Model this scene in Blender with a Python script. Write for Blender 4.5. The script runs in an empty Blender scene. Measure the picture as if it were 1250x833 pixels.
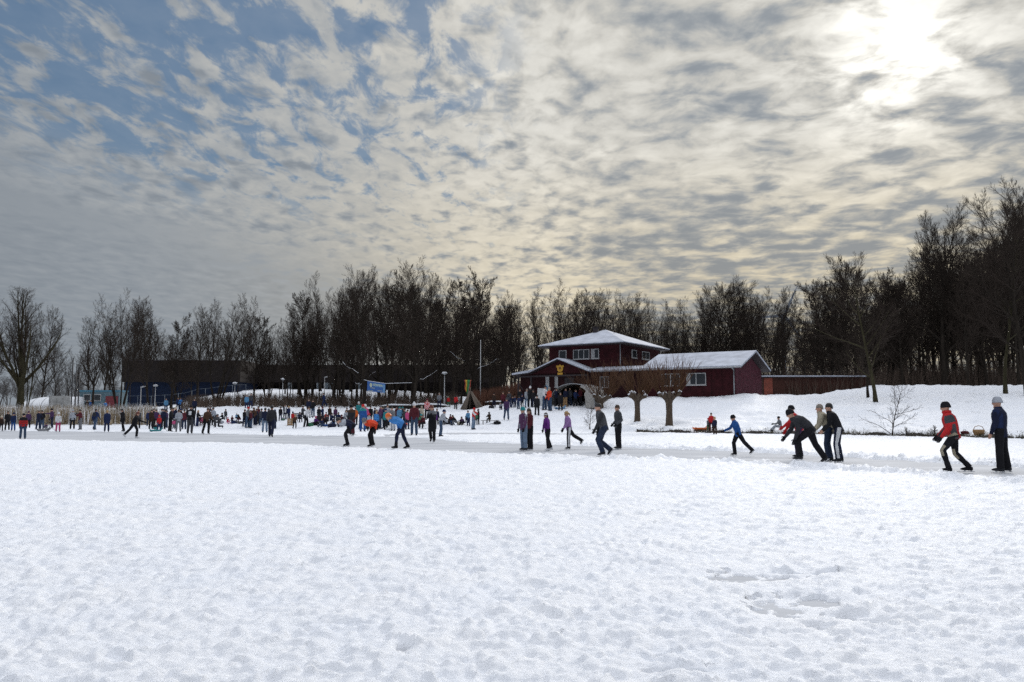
import bpy, bmesh, math, random
import numpy as np
from mathutils import Vector, Matrix
rad = math.radians
scene = bpy.context.scene
COL = scene.collection
W, HH, F = 1250.0, 833.0, 972.0          # photograph size and focal length in its pixels
CAM_Z, PITCH = 1.5, rad(5.086)
HORIZON = 503.0

# ------------------------------------------------------------------ helpers
def link(o, parent=None):
    COL.objects.link(o)
    if parent is not None:
        o.parent = parent
    return o

def tag(o, label=None, cat=None, group=None, kind=None):
    if label: o['label'] = label
    if cat: o['category'] = cat
    if group: o['group'] = group
    if kind: o['kind'] = kind
    return o

def empty(name, loc=(0, 0, 0), rz=0.0, label=None, cat=None, group=None):
    o = bpy.data.objects.new(name, None)
    o.empty_display_size = 0.2
    o.location = loc
    o.rotation_euler = (0, 0, rz)
    link(o)
    return tag(o, label, cat, group)

def mesh_np(name, verts, faces, mats=(), smooth=True, midx=None):
    verts = np.asarray(verts, dtype=np.float32)
    me = bpy.data.meshes.new(name)
    me.vertices.add(len(verts)); me.vertices.foreach_set('co', verts.ravel())
    faces = np.asarray(faces, dtype=np.int32)
    n, k = faces.shape
    me.loops.add(n * k); me.loops.foreach_set('vertex_index', faces.ravel())
    me.polygons.add(n)
    me.polygons.foreach_set('loop_start', np.arange(0, n * k, k, dtype=np.int32))
    me.polygons.foreach_set('use_smooth', np.full(n, smooth, dtype=bool))
    for m in mats: me.materials.append(m)
    if midx is not None: me.polygons.foreach_set('material_index', np.asarray(midx, dtype=np.int32))
    me.update(calc_edges=True); me.validate()
    return me

class MB:
    """collects shapes into one mesh"""
    def __init__(s): s.v = []; s.f = []; s.m = []
    def add(s, vs, fs, mi=0):
        b = len(s.v); s.v += [tuple(v) for v in vs]
        for f in fs: s.f.append(tuple(i + b for i in f)); s.m.append(mi)
    def box(s, lo, hi, mi=0):
        x0, y0, z0 = lo; x1, y1, z1 = hi
        s.add([(x0,y0,z0),(x1,y0,z0),(x1,y1,z0),(x0,y1,z0),(x0,y0,z1),(x1,y0,z1),(x1,y1,z1),(x0,y1,z1)],
              [(3,2,1,0),(4,5,6,7),(0,1,5,4),(1,2,6,5),(2,3,7,6),(3,0,4,7)], mi)
    def prism(s, poly, axis, a, b, mi=0):
        """poly: 2-D outline in the other two axes, extruded along axis from a to b"""
        n = len(poly)
        def P(p, t):
            q = list(p); q.insert(axis, t); return q
        vs = [P(p, a) for p in poly] + [P(p, b) for p in poly]
        fs = [tuple(range(n - 1, -1, -1)), tuple(range(n, 2 * n))] + [(i, (i + 1) % n, (i + 1) % n + n, i + n) for i in range(n)]
        s.add(vs, fs, mi)
    def tube(s, pts, rads, sides=6, mi=0, cap=True):
        v, f = tube_arrays(pts, rads, sides, cap); s.add(v, f, mi)
    def build(s, name, mats, parent=None, smooth=False, bevel=0.0):
        me = bpy.data.meshes.new(name); me.from_pydata(s.v, [], s.f)
        if not isinstance(mats, (list, tuple)): mats = [mats]
        for m in mats: me.materials.append(m)
        me.polygons.foreach_set('material_index', s.m)
        bm = bmesh.new(); bm.from_mesh(me); bmesh.ops.recalc_face_normals(bm, faces=bm.faces); bm.to_mesh(me); bm.free()
        if smooth: me.polygons.foreach_set('use_smooth', [True] * len(me.polygons))
        o = bpy.data.objects.new(name, me); link(o, parent)
        if bevel:
            b = o.modifiers.new('bevel', 'BEVEL'); b.width = bevel; b.segments = 2; b.limit_method = 'ANGLE'
        return o

def perp(d):
    a = Vector((0, 0, 1)) if abs(d.z) < 0.9 else Vector((1, 0, 0))
    x = d.cross(a).normalized()
    return x, d.cross(x).normalized()

def tube_arrays(pts, rads, sides=6, cap=True):
    pts = [Vector(p) for p in pts]; n = len(pts); v = []; f = []
    x = None
    for i, p in enumerate(pts):
        d = (pts[min(i + 1, n - 1)] - pts[max(i - 1, 0)]).normalized()
        if x is None: x, y = perp(d)
        else:
            x = (x - d * x.dot(d)).normalized(); y = d.cross(x)
        r = rads[i]; ra, rb = r if isinstance(r, tuple) else (r, r)
        for k in range(sides):
            a = 2 * math.pi * k / sides
            v.append(p + x * (ra * math.cos(a)) + y * (rb * math.sin(a)))
    for i in range(n - 1):
        for k in range(sides):
            k2 = (k + 1) % sides
            f.append((i * sides + k, i * sides + k2, (i + 1) * sides + k2, (i + 1) * sides + k))
    if cap and sides > 3:
        f.append(tuple(range(sides - 1, -1, -1))); f.append(tuple((n - 1) * sides + k for k in range(sides)))
    return v, f

def ray(px, py):
    cx, cy = (px - W / 2) / F, (HH / 2 - py) / F
    return Vector((cx, math.cos(PITCH) - math.sin(PITCH) * cy, math.sin(PITCH) + math.cos(PITCH) * cy))
def on_depth(px, py, d):
    r = ray(px, py); t = d / r.y
    return Vector((r.x * t, d, CAM_Z + r.z * t))
def height_at(py, d):                     # world height of picture row py at depth d (picture centre column)
    return on_depth(625, py, d).z

# ------------------------------------------------------------------ materials
_m = {}
def NT(name):
    m = bpy.data.materials.new(name); m.use_nodes = True
    nt = m.node_tree; b = nt.nodes['Principled BSDF']
    return m, nt, b
def nd(nt, kind, **kw):
    n = nt.nodes.new(kind)
    for k, v in kw.items():
        if k in n.inputs: n.inputs[k].default_value = v
        else: setattr(n, k, v)
    return n
def ramp(nt, src, stops):
    r = nt.nodes.new('ShaderNodeValToRGB'); cr = r.color_ramp
    while len(cr.elements) < len(stops): cr.elements.new(0.5)
    for e, (p, c) in zip(cr.elements, stops):
        e.position = p; e.color = (c[0], c[1], c[2], 1) if isinstance(c, (tuple, list)) else (c, c, c, 1)
    nt.links.new(src, r.inputs[0]); return r
def mat(name, col, rough=0.8, var=0.25, scale=6.0, bump=0.0, bscale=30.0, metal=0.0, spec=None, stretch=None):
    if name in _m: return _m[name]
    m, nt, b = NT(name)
    tc = nd(nt, 'ShaderNodeTexCoord'); src = tc.outputs['Object']
    if stretch:
        mp = nd(nt, 'ShaderNodeMapping'); mp.inputs['Scale'].default_value = stretch
        nt.links.new(src, mp.inputs[0]); src = mp.outputs[0]
    nz = nd(nt, 'ShaderNodeTexNoise', Scale=scale, Detail=5.0); nt.links.new(src, nz.inputs['Vector'])
    lo = [max(0, c * (1 - var)) for c in col]; hi = [min(1, c * (1 + var)) for c in col]
    r = ramp(nt, nz.outputs['Fac'], [(0.3, lo), (0.7, hi)]); nt.links.new(r.outputs[0], b.inputs['Base Color'])
    b.inputs['Roughness'].default_value = rough; b.inputs['Metallic'].default_value = metal
    if spec is not None: b.inputs['Specular IOR Level'].default_value = spec
    if bump:
        n2 = nd(nt, 'ShaderNodeTexNoise', Scale=bscale, Detail=4.0); nt.links.new(src, n2.inputs['Vector'])
        bp = nd(nt, 'ShaderNodeBump', Strength=bump, Distance=0.03); nt.links.new(n2.outputs['Fac'], bp.inputs['Height'])
        nt.links.new(bp.outputs[0], b.inputs['Normal'])
    _m[name] = m; return m

def snow_material():
    m, nt, b = NT('snow')
    tc = nd(nt, 'ShaderNodeTexCoord')
    n1 = nd(nt, 'ShaderNodeTexNoise', Scale=1.3, Detail=6.0); nt.links.new(tc.outputs['Object'], n1.inputs['Vector'])
    r = ramp(nt, n1.outputs['Fac'], [(0.3, (0.845, 0.875, 0.93)), (0.7, (0.90, 0.915, 0.945))])
    nt.links.new(r.outputs[0], b.inputs['Base Color'])
    b.inputs['Roughness'].default_value = 0.65; b.inputs['Specular IOR Level'].default_value = 0.25
    n2 = nd(nt, 'ShaderNodeTexNoise', Scale=34.0, Detail=7.0, Roughness=0.7); nt.links.new(tc.outputs['Object'], n2.inputs['Vector'])
    bp = nd(nt, 'ShaderNodeBump', Strength=0.8, Distance=0.022); nt.links.new(n2.outputs['Fac'], bp.inputs['Height'])
    nt.links.new(bp.outputs[0], b.inputs['Normal'])
    return m
SNOW = snow_material()
def ice_material():
    m, nt, b = NT('ice')
    tc = nd(nt, 'ShaderNodeTexCoord')
    mp = nd(nt, 'ShaderNodeMapping'); mp.inputs['Scale'].default_value = (0.25, 1.0, 1); mp.inputs['Rotation'].default_value = (0, 0, 0.25)
    nt.links.new(tc.outputs['Object'], mp.inputs[0])
    n1 = nd(nt, 'ShaderNodeTexNoise', Scale=0.9, Detail=8.0, Roughness=0.65); nt.links.new(mp.outputs[0], n1.inputs['Vector'])
    r = ramp(nt, n1.outputs['Fac'], [(0.3, (0.46, 0.475, 0.505)), (0.52, (0.55, 0.567, 0.598)), (0.72, (0.72, 0.735, 0.765))])
    mp2 = nd(nt, 'ShaderNodeMapping'); mp2.inputs['Scale'].default_value = (0.6, 14.0, 1); mp2.inputs['Rotation'].default_value = (0, 0, 0.3)
    nt.links.new(tc.outputs['Object'], mp2.inputs[0])
    n2 = nd(nt, 'ShaderNodeTexNoise', Scale=1.5, Detail=6.0); nt.links.new(mp2.outputs[0], n2.inputs['Vector'])
    sc = ramp(nt, n2.outputs['Fac'], [(0.35, 0.88), (0.65, 1.0)])
    mx = nd(nt, 'ShaderNodeMixRGB', blend_type='MULTIPLY'); mx.inputs[0].default_value = 1.0
    nt.links.new(r.outputs[0], mx.inputs[1]); nt.links.new(sc.outputs[0], mx.inputs[2])
    nt.links.new(mx.outputs[0], b.inputs['Base Color'])
    b.inputs['Roughness'].default_value = 0.75; b.inputs['Specular IOR Level'].default_value = 0.05
    bp = nd(nt, 'ShaderNodeBump', Strength=0.3, Distance=0.01); nt.links.new(n2.outputs['Fac'], bp.inputs['Height'])
    nt.links.new(bp.outputs[0], b.inputs['Normal'])
    return m
ICE = ice_material()

# ------------------------------------------------------------------ camera
cam = bpy.data.cameras.new('camera'); cam.lens = F / W * 36.0; cam.sensor_width = 36.0; cam.sensor_fit = 'HORIZONTAL'
cam.clip_start = 0.05; cam.clip_end = 9000
co = bpy.data.objects.new('camera', cam); co.location = (0, 0, CAM_Z); co.rotation_euler = (math.pi / 2 + PITCH, 0, 0); link(co)
scene.camera = co

# ------------------------------------------------------------------ sun, sky
SUN = ray(1092, 66).normalized()
sl = bpy.data.lights.new('sun', 'SUN'); sl.energy = 1.25; sl.angle = rad(11); sl.color = (1.0, 0.95, 0.87)
so = bpy.data.objects.new('sun', sl); so.rotation_euler = SUN.to_track_quat('Z', 'Y').to_euler(); link(so)
sun_el = math.asin(SUN.z); sun_az = math.atan2(SUN.x, SUN.y)

def build_world():
    w = bpy.data.worlds.new('World'); scene.world = w; w.use_nodes = True
    nt = w.node_tree; nt.nodes.clear(); L = nt.links
    out = nd(nt, 'ShaderNodeOutputWorld'); bg = nd(nt, 'ShaderNodeBackground', Strength=0.1); L.new(bg.outputs[0], out.inputs[0])
    sky = nd(nt, 'ShaderNodeTexSky', sky_type='NISHITA'); sky.sun_disc = False
    sky.sun_elevation = sun_el; sky.sun_rotation = sun_az; sky.air_density = 1.6; sky.dust_density = 0.6; sky.ozone_density = 2.0
    tc = nd(nt, 'ShaderNodeTexCoord'); D = tc.outputs['Generated']
    def M(op, a, b=None, c=None):
        n = nt.nodes.new('ShaderNodeMath'); n.operation = op
        for i, v in enumerate((a, b, c)):
            if v is None: continue
            if isinstance(v, (int, float)): n.inputs[i].default_value = v
            else: L.new(v, n.inputs[i])
        return n.outputs[0]
    def V(op, a, b=None):
        n = nt.nodes.new('ShaderNodeVectorMath'); n.operation = op
        for i, v in enumerate((a, b)):
            if v is None: continue
            if isinstance(v, (tuple, list)): n.inputs[i].default_value = v
            else: L.new(v, n.inputs[i])
        return n
    def step(v, a, b):
        n = nt.nodes.new('ShaderNodeMapRange'); n.interpolation_type = 'SMOOTHSTEP'
        L.new(v, n.inputs['Value']); n.inputs['From Min'].default_value = a; n.inputs['From Max'].default_value = b
        return n.outputs[0]
    def lin(v, a, b, c, d):
        n = nt.nodes.new('ShaderNodeMapRange'); L.new(v, n.inputs['Value'])
        for k, x in zip(('From Min', 'From Max', 'To Min', 'To Max'), (a, b, c, d)): n.inputs[k].default_value = x
        return n.outputs[0]
    def mix(f, a, b):
        n = nt.nodes.new('ShaderNodeMixRGB')
        for i, v in enumerate((f, a, b)):
            if isinstance(v, tuple): n.inputs[i].default_value = (*v, 1)
            elif isinstance(v, (int, float)): n.inputs[i].default_value = v
            else: L.new(v, n.inputs[i])
        return n.outputs[0]
    def noise(vec, scale, detail=6.0, rough=0.55, dist=0.0):
        n = nd(nt, 'ShaderNodeTexNoise', Scale=scale, Detail=detail, Roughness=rough, Distortion=dist); L.new(vec, n.inputs['Vector']); return n.outputs['Fac']
    Dn = V('NORMALIZE', D).outputs[0]
    sx = nd(nt, 'ShaderNodeSeparateXYZ'); L.new(Dn, sx.inputs[0]); x, y, z = sx.outputs
    zc = M('ADD', M('MAXIMUM', z, 0.0), 0.075)
    cb = nd(nt, 'ShaderNodeCombineXYZ'); L.new(M('DIVIDE', x, zc), cb.inputs[0]); L.new(M('DIVIDE', y, zc), cb.inputs[1]); P = cb.outputs[0]
    def mapped(scale, rot=0.0, off=(0, 0, 0)):
        mp = nd(nt, 'ShaderNodeMapping'); mp.inputs['Scale'].default_value = scale; mp.inputs['Rotation'].default_value = (0, 0, rot); mp.inputs['Location'].default_value = off
        L.new(P, mp.inputs[0]); return mp.outputs[0]
    # angle to the veiled sun, and azimuth
    sd = V('DOT_PRODUCT', Dn, tuple(SUN)).outputs['Value']
    ang = M('ARCCOSINE', M('MINIMUM', M('MAXIMUM', sd, -1.0), 1.0))
    az = M('ARCTAN2', x, y)
    # cloud deck thickness: large rolls, rippled cloudlets, fine shreds
    rolls = noise(mapped((0.9, 1.5, 1), 0.12, (3.1, 1.7, 0)), 2.0, 3.0, 0.5, 0.25)
    cells = noise(mapped((1.35, 0.95, 1), -0.25, (0.4, 5.3, 0)), 8.6, 4.0, 0.52, 0.25)
    cells_w = noise(mapped((1.15, 1.22, 1), 0.06, (0.4, 5.3, 0)), 5.6, 5.0, 0.54, 0.3)
    fine = noise(mapped((1.3, 0.9, 1), 0.4, (7.7, 2.2, 0)), 7.5, 6.0, 0.62, 0.4)
    big = noise(mapped((1, 1, 1), 0.0, (1.3, 0.6, 0)), 0.55, 3.0, 0.5)
    edge = M('ADD', M('ADD', z, M('MULTIPLY', az, 0.20)), M('MULTIPLY', M('SUBTRACT', big, 0.5), 0.12))
    veil = M('MULTIPLY', step(az, 0.02, -0.22), step(edge, 0.165, 0.085))   # smooth grey sheet low on one side
    side = step(az, -0.12, 0.22)                                            # heavier rolls towards the sun, thin dapples away from it
    sd_ = step(az, -0.05, 0.30)
    cells = M('ADD', M('MULTIPLY', cells, M('SUBTRACT', 1.0, sd_)), M('MULTIPLY', cells_w, sd_))
    thick = M('ADD', M('ADD', M('MULTIPLY', rolls, 0.34), M('MULTIPLY', cells, 1.0)), M('MULTIPLY', fine, 0.30))
    thick = M('ADD', M('ADD', thick, M('MULTIPLY', M('SUBTRACT', big, 0.5), 0.45)), M('MULTIPLY', M('SUBTRACT', side, 0.50), 0.12))
    core = step(thick, 0.68, 1.04)
    # light coming through: strong near the sun
    near = M('POWER', 2.718, M('MULTIPLY', M('MULTIPLY', ang, ang), -250.0))
    wide = M('POWER', 2.718, M('MULTIPLY', ang, -1.0))
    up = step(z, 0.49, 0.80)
    thin_l = M('MULTIPLY', M('ADD', M('ADD', M('MULTIPLY', wide, 0.78), 0.06), M('MULTIPLY', near, 0.85)), lin(fine, 0.3, 0.7, 0.84, 1.12))
    mid = M('MULTIPLY', M('POWER', 2.718, M('MULTIPLY', M('MULTIPLY', M('SUBTRACT', az, 0.03), M('SUBTRACT', az, 0.03)), -38.0)), 0.14)
    thin_l = M('ADD', thin_l, mid)
    dark_l = M('ADD', M('ADD', M('MULTIPLY', wide, 0.13), 0.205), M('MULTIPLY', near, 0.04))
    lum = M('ADD', M('MULTIPLY', thin_l, M('SUBTRACT', 1.0, core)), M('MULTIPLY', dark_l, core))
    lum_v = M('ADD', M('MULTIPLY', M('MULTIPLY', wide, 0.50), lin(cells, 0.3, 0.7, 0.86, 1.14)), 0.11)
    lum = M('ADD', M('MULTIPLY', lum, M('SUBTRACT', 1.0, veil)), M('MULTIPLY', lum_v, veil))
    warm = M('MULTIPLY', M('MULTIPLY', step(z, 0.36, 0.10), step(ang, 0.95, 0.30)), M('SUBTRACT', 1.0, M('MULTIPLY', core, 0.7)))
    tint = mix(step(lum, 0.15, 0.6), (0.82, 0.96, 1.13), (1.0, 0.98, 0.91))
    tint = mix(M('MULTIPLY', warm, 0.92), tint, (1.12, 0.97, 0.68))
    cloud = V('SCALE', tint); L.new(M('MULTIPLY', lum, 10.0), cloud.inputs['Scale'])
    # blue gaps between the cloudlets, away from the sun and high up
    gaps = noise(mapped((1.7, 0.8, 1), -0.45, (2.3, 9.1, 0)), 6.4, 6.0, 0.60, 0.5)
    high = M('ADD', M('MULTIPLY', step(z, 0.16, 0.46), 0.11), M('MULTIPLY', step(az, -0.05, -0.55), 0.07))
    region = M('MULTIPLY', step(az, 0.06, -0.10), step(edge, 0.13, 0.22))
    g = M('SUBTRACT', M('ADD', M('MULTIPLY', gaps, 0.75), M('MULTIPLY', fine, 0.30)), high)
    gapm = M('MULTIPLY', step(g, 0.465, 0.335), region)
    blue = mix(0.75, sky.outputs[0], (0.50, 1.25, 2.6))
    col = mix(M('MULTIPLY', gapm, 0.80), cloud.outputs[0], blue)
    # unseen sky overhead, brightened to light the snow below
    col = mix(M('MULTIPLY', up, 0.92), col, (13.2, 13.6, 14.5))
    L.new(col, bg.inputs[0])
build_world()
scene.view_settings.view_transform = 'Standard'; scene.view_settings.look = 'None'
scene.view_settings.exposure = 0.06; scene.view_settings.gamma = 1.0; scene.view_settings.use_curve_mapping = False
scene.cycles.max_bounces = 6; scene.cycles.diffuse_bounces = 3; scene.cycles.glossy_bounces = 2
scene.cycles.use_denoising = False; scene.cycles.sample_clamp_indirect = 2.5; scene.cycles.adaptive_threshold = 0.006
try: scene.cycles.denoiser = 'OPENIMAGEDENOISE'
except Exception: pass

# ------------------------------------------------------------------ terrain
KPX = [-700, 190, 240, 300, 480, 560, 650, 770, 920, 1000, 1060, 1250, 1800]
KN = [  # shore, top of shore, mid slope, bank top, behind, far  (distance, height)
    [(86,0),(91,.2),(105,1.7),(130,2.2),(200,2.5),(500,3)],
    [(86,0),(91,.2),(105,1.7),(130,2.2),(200,2.6),(500,3)],
    [(74,0),(78,.5),(86,1.2),(98,2.1),(150,4.4),(400,5)],
    [(68,0),(72,.4),(82,1.2),(97,2.1),(150,5.7),(400,6)],
    [(66,0),(70,.4),(82,1.3),(97,2.1),(150,5.6),(400,6)],
    [(65,0),(69,.4),(80,1.4),(95,2.2),(130,3.8),(400,5)],
    [(60,0),(64,.4),(70,1.25),(76,2.1),(84,2.95),(400,4.5)],
    [(57.5,0),(58.6,.3),(64,.85),(78,2.95),(84,2.95),(400,4.5)],
    [(53.5,0),(54.5,.3),(64,1.6),(72,2.95),(84,3.1),(400,4.5)],
    [(52,0),(53,.3),(62,1.5),(76,3.0),(88,3.2),(400,4.5)],
    [(49.5,0),(50.5,.3),(68,2.4),(79,4.0),(95,4.2),(400,5)],
    [(43.5,0),(44.5,.3),(58,2.1),(72,3.8),(95,4.3),(400,5)],
    [(35,0),(36,.3),(50,2.1),(64,3.8),(95,4.3),(400,5)]]
_ky = np.array([[k[0] for k in r] for r in KN], float); _kz = np.array([[k[1] for k in r] for r in KN], float)
def px_of(x, y): return 625 + F * np.asarray(x) / np.maximum(np.asarray(y), 0.5)
def base_height(x, y):
    x = np.asarray(x, float); y = np.asarray(y, float); p = px_of(x, y); z = np.zeros_like(p)
    Y = [np.interp(p, KPX, _ky[:, i]) for i in range(6)]; Z = [np.interp(p, KPX, _kz[:, i]) for i in range(6)]
    for i in range(5):
        t = np.clip((y - Y[i]) / (Y[i + 1] - Y[i]), 0, 1)
        if i in (2, 3): t = t * t * (3 - 2 * t) * 0.5 + t * 0.5
        z = np.where(y > Y[i], Z[i] + (Z[i + 1] - Z[i]) * t, z)
    z = np.where(y > Y[5], Z[5], z)
    # gentle waviness of the banks
    k = np.clip((y - Y[1]) / 6.0, 0, 1)
    return z + k * (0.07 * np.sin(x * 0.7 + 1.3 * np.sin(y * .31)) + 0.06 * np.sin(y * 0.83 + x * .23) + 0.03 * np.sin(x * 2.1 + y * 1.7))
def gz(x, y): return float(base_height(np.array([x]), np.array([y]))[0])
def hit(px, py):
    """point of the terrain seen at a picture position"""
    r = ray(px, py); prev = 3.0; d = 3.0
    while d < 400:
        t = d / r.y; z = CAM_Z + r.z * t
        if z <= gz(r.x * t, d):
            lo, hi = prev, d
            for _ in range(25):
                m = (lo + hi) / 2; t = m / r.y
                if CAM_Z + r.z * t <= gz(r.x * t, m): hi = m
                else: lo = m
            t = hi / r.y
            return Vector((r.x * t, hi, gz(r.x * t, hi)))
        prev = d; d += 0.4
    t = 150 / r.y
    return Vector((r.x * t, 150, gz(r.x * t, 150)))
def dist_row(py): return CAM_Z * F / (py - HORIZON)
NEAR_E = [(-400,533),(0,536.5),(150,540),(300,541.5),(480,549),(600,555),(770,560),(900,564),(1050,574),(1170,581),(1250,588),(1700,625)]
FAR_E = [(-400,523),(0,526),(150,527),(300,530),(480,533),(530,535.5),(560,538.5),(640,541.5),(780,546),(900,551),(1040,558),(1170,565.5),(1250,570),(1700,598)]
def lane_mask(x, y, wob):
    p = px_of(x, y)
    n = np.interp(p, [a for a, _ in NEAR_E], [dist_row(b) for _, b in NEAR_E]); f = np.interp(p, [a for a, _ in FAR_E], [dist_row(b) for _, b in FAR_E])
    inn = np.minimum(y - n, f - y) + wob                       # >0 inside the cleared ice lane
    # second, fainter lane closer to the bank
    n2 = np.interp(p, [470, 520, 600, 700, 790], [dist_row(533.5), dist_row(531.8), dist_row(531.2), dist_row(531.8), dist_row(532.0)])
    f2 = np.interp(p, [470, 520, 600, 700, 790], [dist_row(530), dist_row(528.2), dist_row(528), dist_row(529.2), dist_row(530.8)])
    in2 = np.where((p > 470) & (p < 785), np.minimum(y - n2, f2 - y) + wob * 0.8 - 0.2, -9)
    return inn, in2

def gauss_field(n, cell, lo, hi, seed, aniso=1.0, slope=2.0):
    """periodic random relief holding wavelengths between lo and hi metres"""
    r = np.random.default_rng(seed); w = np.fft.rfft2(r.standard_normal((n, n)).astype(np.float32))
    fy = np.fft.fftfreq(n, cell)[:, None]; fx = np.fft.rfftfreq(n, cell)[None, :]
    k = np.sqrt((fx / aniso) ** 2 + (fy) ** 2) + 1e-6
    amp = k ** (-slope / 2 - .5) * np.exp(-(k * lo) ** 2 * 0.5) * (1 - np.exp(-(k * hi) ** 2 * 0.5))
    h = np.fft.irfft2(w * amp, s=(n, n)); return ((h - h.mean()) / h.std()).astype(np.float32)

def build_terrain():
    N, CELL = 2000, 0.02; rng = np.random.default_rng(5)
    A = gauss_field(N, CELL, 0.30, 3.0, 1); B = gauss_field(N, CELL, 0.06, 0.40, 2, 1.2); C = gauss_field(N, CELL, 0.024, 0.13, 3, 1.2)
    relief = 0.0066 * A + 0.0060 * B + 0.0040 * C * (0.6 + 0.4 * np.clip(A, -1, 2))
    R1 = gauss_field(N, CELL, 0.07, 0.55, 21, 1.9); R2 = gauss_field(N, CELL, 0.045, 0.25, 22, 1.5)
    relief += 0.0095 * (0.8 - np.abs(R1)) + 0.0045 * (0.8 - np.abs(R2))          # wind- and foot-broken crests
    # trampled footprints: hollows with a pushed-up rim, in trails and at random
    prints = []
    for _ in range(170):
        x, y, a = rng.uniform(0, 40), rng.uniform(0, 40), rng.uniform(0, 6.28)
        for s in range(rng.integers(8, 30)):
            a += rng.normal(0, .12); x += .55 * math.cos(a); y += .55 * math.sin(a); sd = 0.11 * (1 if s % 2 else -1)
            prints.append((x - sd * math.sin(a), y + sd * math.cos(a), a + rng.normal(0, .25), rng.uniform(.8, 1.15)))
    for _ in range(500): prints.append((rng.uniform(0, 40), rng.uniform(0, 40), rng.uniform(0, 6.28), rng.uniform(.6, 1.2)))
    h = 20; gy, gx = np.mgrid[-h:h + 1, -h:h + 1] * CELL
    for (x, y, a, s) in prints:
        u = (gx * math.cos(a) + gy * math.sin(a)) / (0.155 * s); v = (-gx * math.sin(a) + gy * math.cos(a)) / (0.065 * s)
        r = np.sqrt(u * u + v * v); dep = rng.uniform(.004, .022) if rng.random() < .85 else rng.uniform(.025, .045)
        st = -dep / (1 + np.exp((r - 1) * 14)) + dep * .40 * np.exp(-((r - 1.3) / .22) ** 2)
        iy = (int(y / CELL) + np.arange(-h, h + 1)) % N; ix = (int(x / CELL) + np.arange(-h, h + 1)) % N
        relief[np.ix_(iy, ix)] += st.astype(np.float32)
    # broken crust: plates with small sharp steps
    crust = gauss_field(N, CELL, 0.07, 0.9, 9)
    relief += 0.011 * np.tanh((crust - 1.0) * 11).astype(np.float32) + 0.006 * np.tanh((crust + 0.6) * 9).astype(np.float32)
    def sample(x, y):
        u = (x / CELL) % N; v = (y / CELL) % N; i = np.floor(u).astype(int); j = np.floor(v).astype(int); a = u - i; b = v - j
        i %= N; j %= N; i2 = (i + 1) % N; j2 = (j + 1) % N
        return relief[j, i] * (1 - a) * (1 - b) + relief[j, i2] * a * (1 - b) + relief[j2, i] * (1 - a) * b + relief[j2, i2] * a * b
    def samp(fld, x, y): return fld[(y / CELL).astype(int) % N, (x / CELL).astype(int) % N]
    # a fan of rows, finest close to the viewer's side
    ys = [2.2]
    while ys[-1] < 3000:
        d = ys[-1]; ys.append(d * (1.0046 if d < 66 else 1.012 if d < 160 else 1.08))
    ys = np.array(ys); t = np.linspace(-1, 1, 960); tt = np.tan(t * rad(54)) * 0.0 + t * math.tan(rad(50))
    X = tt[None, :] * (ys[:, None] + 3.0); Yg = np.repeat(ys[:, None], len(t), 1)
    jit = np.random.default_rng(3)
    z = base_height(X, Yg)
    wob = 0.5 * samp(A, X, Yg) + 0.22 * samp(B, X, Yg)
    wob = wob * np.clip(Yg / 40.0, 0.35, 1.2) * 0.8
    inn, in2 = lane_mask(X, Yg, wob)
    onlake = np.clip(1 - base_height(X, Yg) / 0.15, 0, 1)
    rel = sample(X, Yg)
    micro = 0.055 + rel
    micro = np.maximum(micro, 0.006)
    # snow pushed up beside the swept lanes
    for d_, hgt in ((inn, 0.085 * np.clip((px_of(X, Yg) - 350) / 450, .25, 1.0)), (in2, 0.03)):
        ridge = np.exp(-((d_ + 0.55) / 0.45) ** 2)
        micro += onlake * ridge * hgt * np.clip(0.7 + 0.35 * samp(B, X + 7, Yg) + 0.6 * samp(A, X, Yg + 9), 0, 1.8)
    # sled and skate tracks dragged through the snow
    for (x0, k, c, ph, w_, dp, pair) in ((-4.6, .42, .35, .3, .05, .016, .42), (2.4, -.30, .6, .6, .04, .010, .0)):
        for e in ((-pair / 2, pair / 2) if pair else (0.0,)):
            q = np.abs(X - (x0 + e + k * Yg + c * np.sin(Yg * .28 + ph))) / w_
            micro -= np.clip((8.5 - Yg) / 4, 0, 1) * dp * (np.exp(-q ** 4) - .35 * np.exp(-((q - 1.9) / .6) ** 2)); micro = np.maximum(micro, .004)
    # bare spots where the ice shows through
    for (px, py, rx, ry, sd) in [(903,708,.20,.14,1),(953,709,.13,.05,2),(985,703,.17,.035,3),(955,746,.13,.16,4),(992,739,.17,.10,5),(1000,772,.05,.03,6),(829,825,.14,.04,7),(1030,757,.10,.03,8),(492,795,.03,.05,9),(1080,762,.16,.03,10),(805,803,.03,.05,11)]:
        c = hit(px, py); q = np.sqrt(((X - c.x) / rx) ** 2 + ((Yg - c.y) / ry) ** 2)
        w_ = 0.10 * samp(C, X + sd, Yg) + 0.45 * samp(B, X + sd * 2, Yg)
        thin = np.clip((q - 1.0) / 2.2, 0, 1); thin = thin * thin * (3 - 2 * thin); micro = micro * thin + (1 - thin) * (.009 + .10 * np.clip(rel, 0, 1)); micro = np.where(q + w_ * np.clip(q, 0, 1.5) < 1.0, -0.03, micro)
    far = np.clip((Yg - 66) / 30, 0, 1)
    micro = micro * (1 - 0.6 * far)
    ice = np.clip(np.maximum(inn, in2) / 0.10, 0, 1) * onlake
    micro = micro * (1 - ice) + (-0.05) * ice
    shore_noise = (1 - onlake) * 0.05 * samp(A, X * .6, Yg * .6)
    Z = z + micro + shore_noise
    nr, nc = X.shape; V = np.stack([X, Yg, Z], -1).reshape(-1, 3)
    i = np.arange(nr - 1)[:, None] * nc + np.arange(nc - 1)[None, :]; i = i.ravel()
    Fq = np.stack([i, i + 1, i + nc + 1, i + nc], -1)
    me = mesh_np('snow_field', V, Fq, [SNOW])
    o = bpy.data.objects.new('snow_field', me); link(o); o['kind'] = 'structure'
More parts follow.
